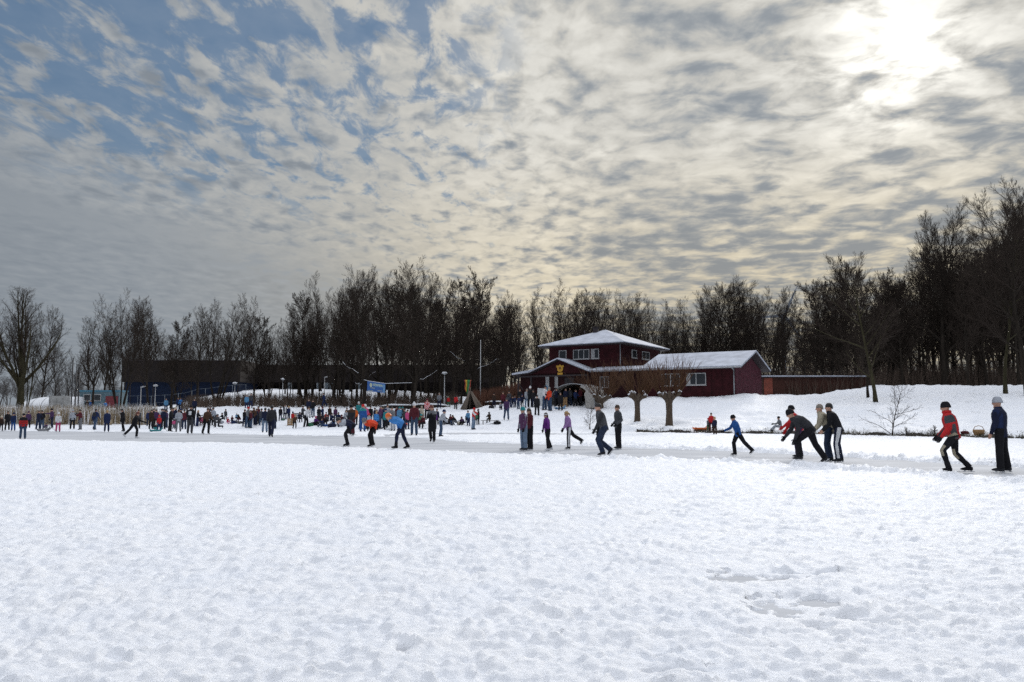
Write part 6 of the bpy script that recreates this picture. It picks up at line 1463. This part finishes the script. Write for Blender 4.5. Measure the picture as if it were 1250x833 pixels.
sled(190.5, 527.8, 25, 'teal', 'teal plastic sled under the crouching child with the white hat', .9)
sled(400.5, 521, -20, 'blue', 'blue plastic sled among the resting group', 1.2)
sled(294, 517, 15, 'char', 'dark plastic sled before the hooded person', 1.0)
sled(54, 527, 10, 'grey', 'grey plastic sled before the crouching child by the tent', .9)
sled(684, 500, 10, 'sky', 'light blue sled in front of the marquee', 1.0)
def bag(px, py, col, label, s=1.0, name='sports_bag'):
    o = empty(name, at(px, py), rad(px * 7 % 60 - 30), label, 'bag'); b = MB(); m = cloth(col)
    ell(b, [(-.30 * s, 0, .14 * s), (-.24 * s, 0, .15 * s), (0, 0, .17 * s), (.24 * s, 0, .15 * s), (.30 * s, 0, .14 * s)], [(.08 * s, .09 * s), (.14 * s, .15 * s), (.16 * s, .17 * s), (.14 * s, .15 * s), (.08 * s, .09 * s)], Vector((0, 1, 0)), 12); b.build('body', m, o, True)
    b = MB(); b.tube([(-.12 * s, .02, .30 * s), (-.08 * s, .02, .42 * s), (.08 * s, .02, .42 * s), (.12 * s, .02, .30 * s)], [.012] * 4, 6); b.build('handle', cloth('black'), o, True)
for px, py, c, l, s in ((286, 518, 'navy', 'navy bag on the snow left of the hooded person', 1.0), (378, 521.5, 'green', 'pale green bag beside the white jacket', 1.1), (383, 520, 'black', 'black bag at the left foot of the resting group', 1.0), (405, 522.5, 'dnavy', 'dark bag in front of the blue sled', 1.2), (547, 519.5, 'black', 'black bag beside the fur-jacketed person lacing a skate', 1.2), (562, 519.5, 'cream', 'cream bag between two people lacing skates', 1.0), (269.5, 517.5, 'lgrey', 'pale bag beside the kneeling skater', .9), (607, 519, 'black', 'black bag lying right of the low bench', 1.0), (420, 520, 'lgrey', 'pale bag behind the navy speed skater', 1.1), (476, 526.5, 'white', 'white bag on the snow behind the blue speed skater', .9), (600, 499, 'char', 'dark bag left of the walker in jeans', 1.0), (248, 513, 'jean', 'blue-grey bag in the snow behind the brown-jacketed skater', 1.0)): bag(px, py, c, l, s)
def crate(px, py, w, h, col, label, rz=10):
    o = empty('crate', at(px, py), rad(rz), label, 'crate'); m = mat('crate_' + col, PAL[col], .8, .25, 5.0)
    for k in range(4):
        b = MB(); z0 = h * k / 4 + .01; z1 = h * (k + 1) / 4 - .015
        b.box((-w / 2, -.21, z0), (w / 2, -.185, z1)); b.box((-w / 2, .185, z0), (w / 2, .21, z1)); b.box((-w / 2, -.184, z0), (-w / 2 + .025, .184, z1)); b.box((w / 2 - .025, -.184, z0), (w / 2, .184, z1)); b.build('slat', m, o)
    b = MB()
    for x in (-w / 2 + .028, w / 2 - .068):
        for y in (-.183, .143): b.box((x, y, 0), (x + .04, y + .04, h))
    b.build('corner_post', m, o); b = MB(); b.box((-w / 2 + .03, -.18, .005), (w / 2 - .03, .18, .025)); b.build('bottom', m, o)
crate(354, 519.5, .45, .62, 'tan', 'tan wooden crate beside the child in brown'); crate(362, 512, .75, .6, 'grey', 'grey crate behind the child in brown', -5); crate(687, 497, .8, .9, 'tan', 'tan crate at the mouth of the marquee', 0)
def basket(px, py, label):
    o = empty('straw_basket', at(px, py), 0, label, 'basket'); m = mat('straw', (.34, .20, .09), .85, .3, 20.0, .6, 40.0, stretch=(1, 1, 4)); b = MB(); n = 14; prof = [(.20, .0), (.25, .10), (.28, .24), (.27, .32), (.245, .32), (.25, .22), (.19, .03)]
    vs = [(r * math.cos(2 * math.pi * k / n) * 1.15, r * math.sin(2 * math.pi * k / n), z) for r, z in prof for k in range(n)]; b.add(vs, [(i * n + k, i * n + (k + 1) % n, (i + 1) * n + (k + 1) % n, (i + 1) * n + k) for i in range(len(prof) - 1) for k in range(n)] + [tuple(range(n - 1, -1, -1)), tuple((len(prof) - 1) * n + k for k in range(n))]); b.build('body', m, o, True)
    b = MB(); b.tube([(-.30, 0, .30), (-.22, 0, .48), (0, 0, .55), (.22, 0, .48), (.30, 0, .30)], [.018] * 5, 8); b.build('handle', m, o, True)
basket(1195, 531.5, 'straw basket on the bank edge between the two right-hand skaters')
bag(1178, 531, 'maroon', 'small dark red bag on the bank edge left of the straw basket', .7)
# low bench
p = at(598, 519.2); o = empty('low_bench', p, rad(4), 'low dark wooden bench with a person in fur sitting on it', 'bench'); WD = mat('dark_wood', (.035, .024, .020), .8, .3, 5.0, .4, 12.0)
for k in range(3):
    b = MB(); b.box((-.75, -.18 + k * .125, .36), (.75, -.07 + k * .125, .40)); b.build('seat_board', WD, o)
for x in (-.6, .55):
    b = MB(); b.box((x, -.17, -.05), (x + .06, .17, .358)); b.build('leg', WD, o)
# chairs around the resting group
def chair(px, py, rz, col, label):
    o = empty('folding_chair', at(px, py), rad(rz), label, 'chair', 'chairs at the ice edge'); m = cloth(col)
    b = MB(); b.box((-.22, -.2, .40), (.22, .2, .425)); b.build('seat', m, o); b = MB(); b.prism([(.20, .42), (.225, .42), (.32, .82), (.295, .82)], 0, -.22, .22); b.build('backrest', m, o)
    for x in (-.22, .22):
        for (a, c) in ((-.2, .22), (.22, -.18)):
            b = MB(); b.tube([(x, a, -.03), (x, c, .40)], [.014, .014], 6); b.build('leg', GUTTER, o, True)
chair(390, 519.5, 30, 'char', 'dark folding chair in the resting group'); chair(413.5, 520.5, -40, 'navy', 'navy folding chair behind the navy speed skater'); chair(541.5, 520, 20, 'black', 'black folding chair under the fur-jacketed person')
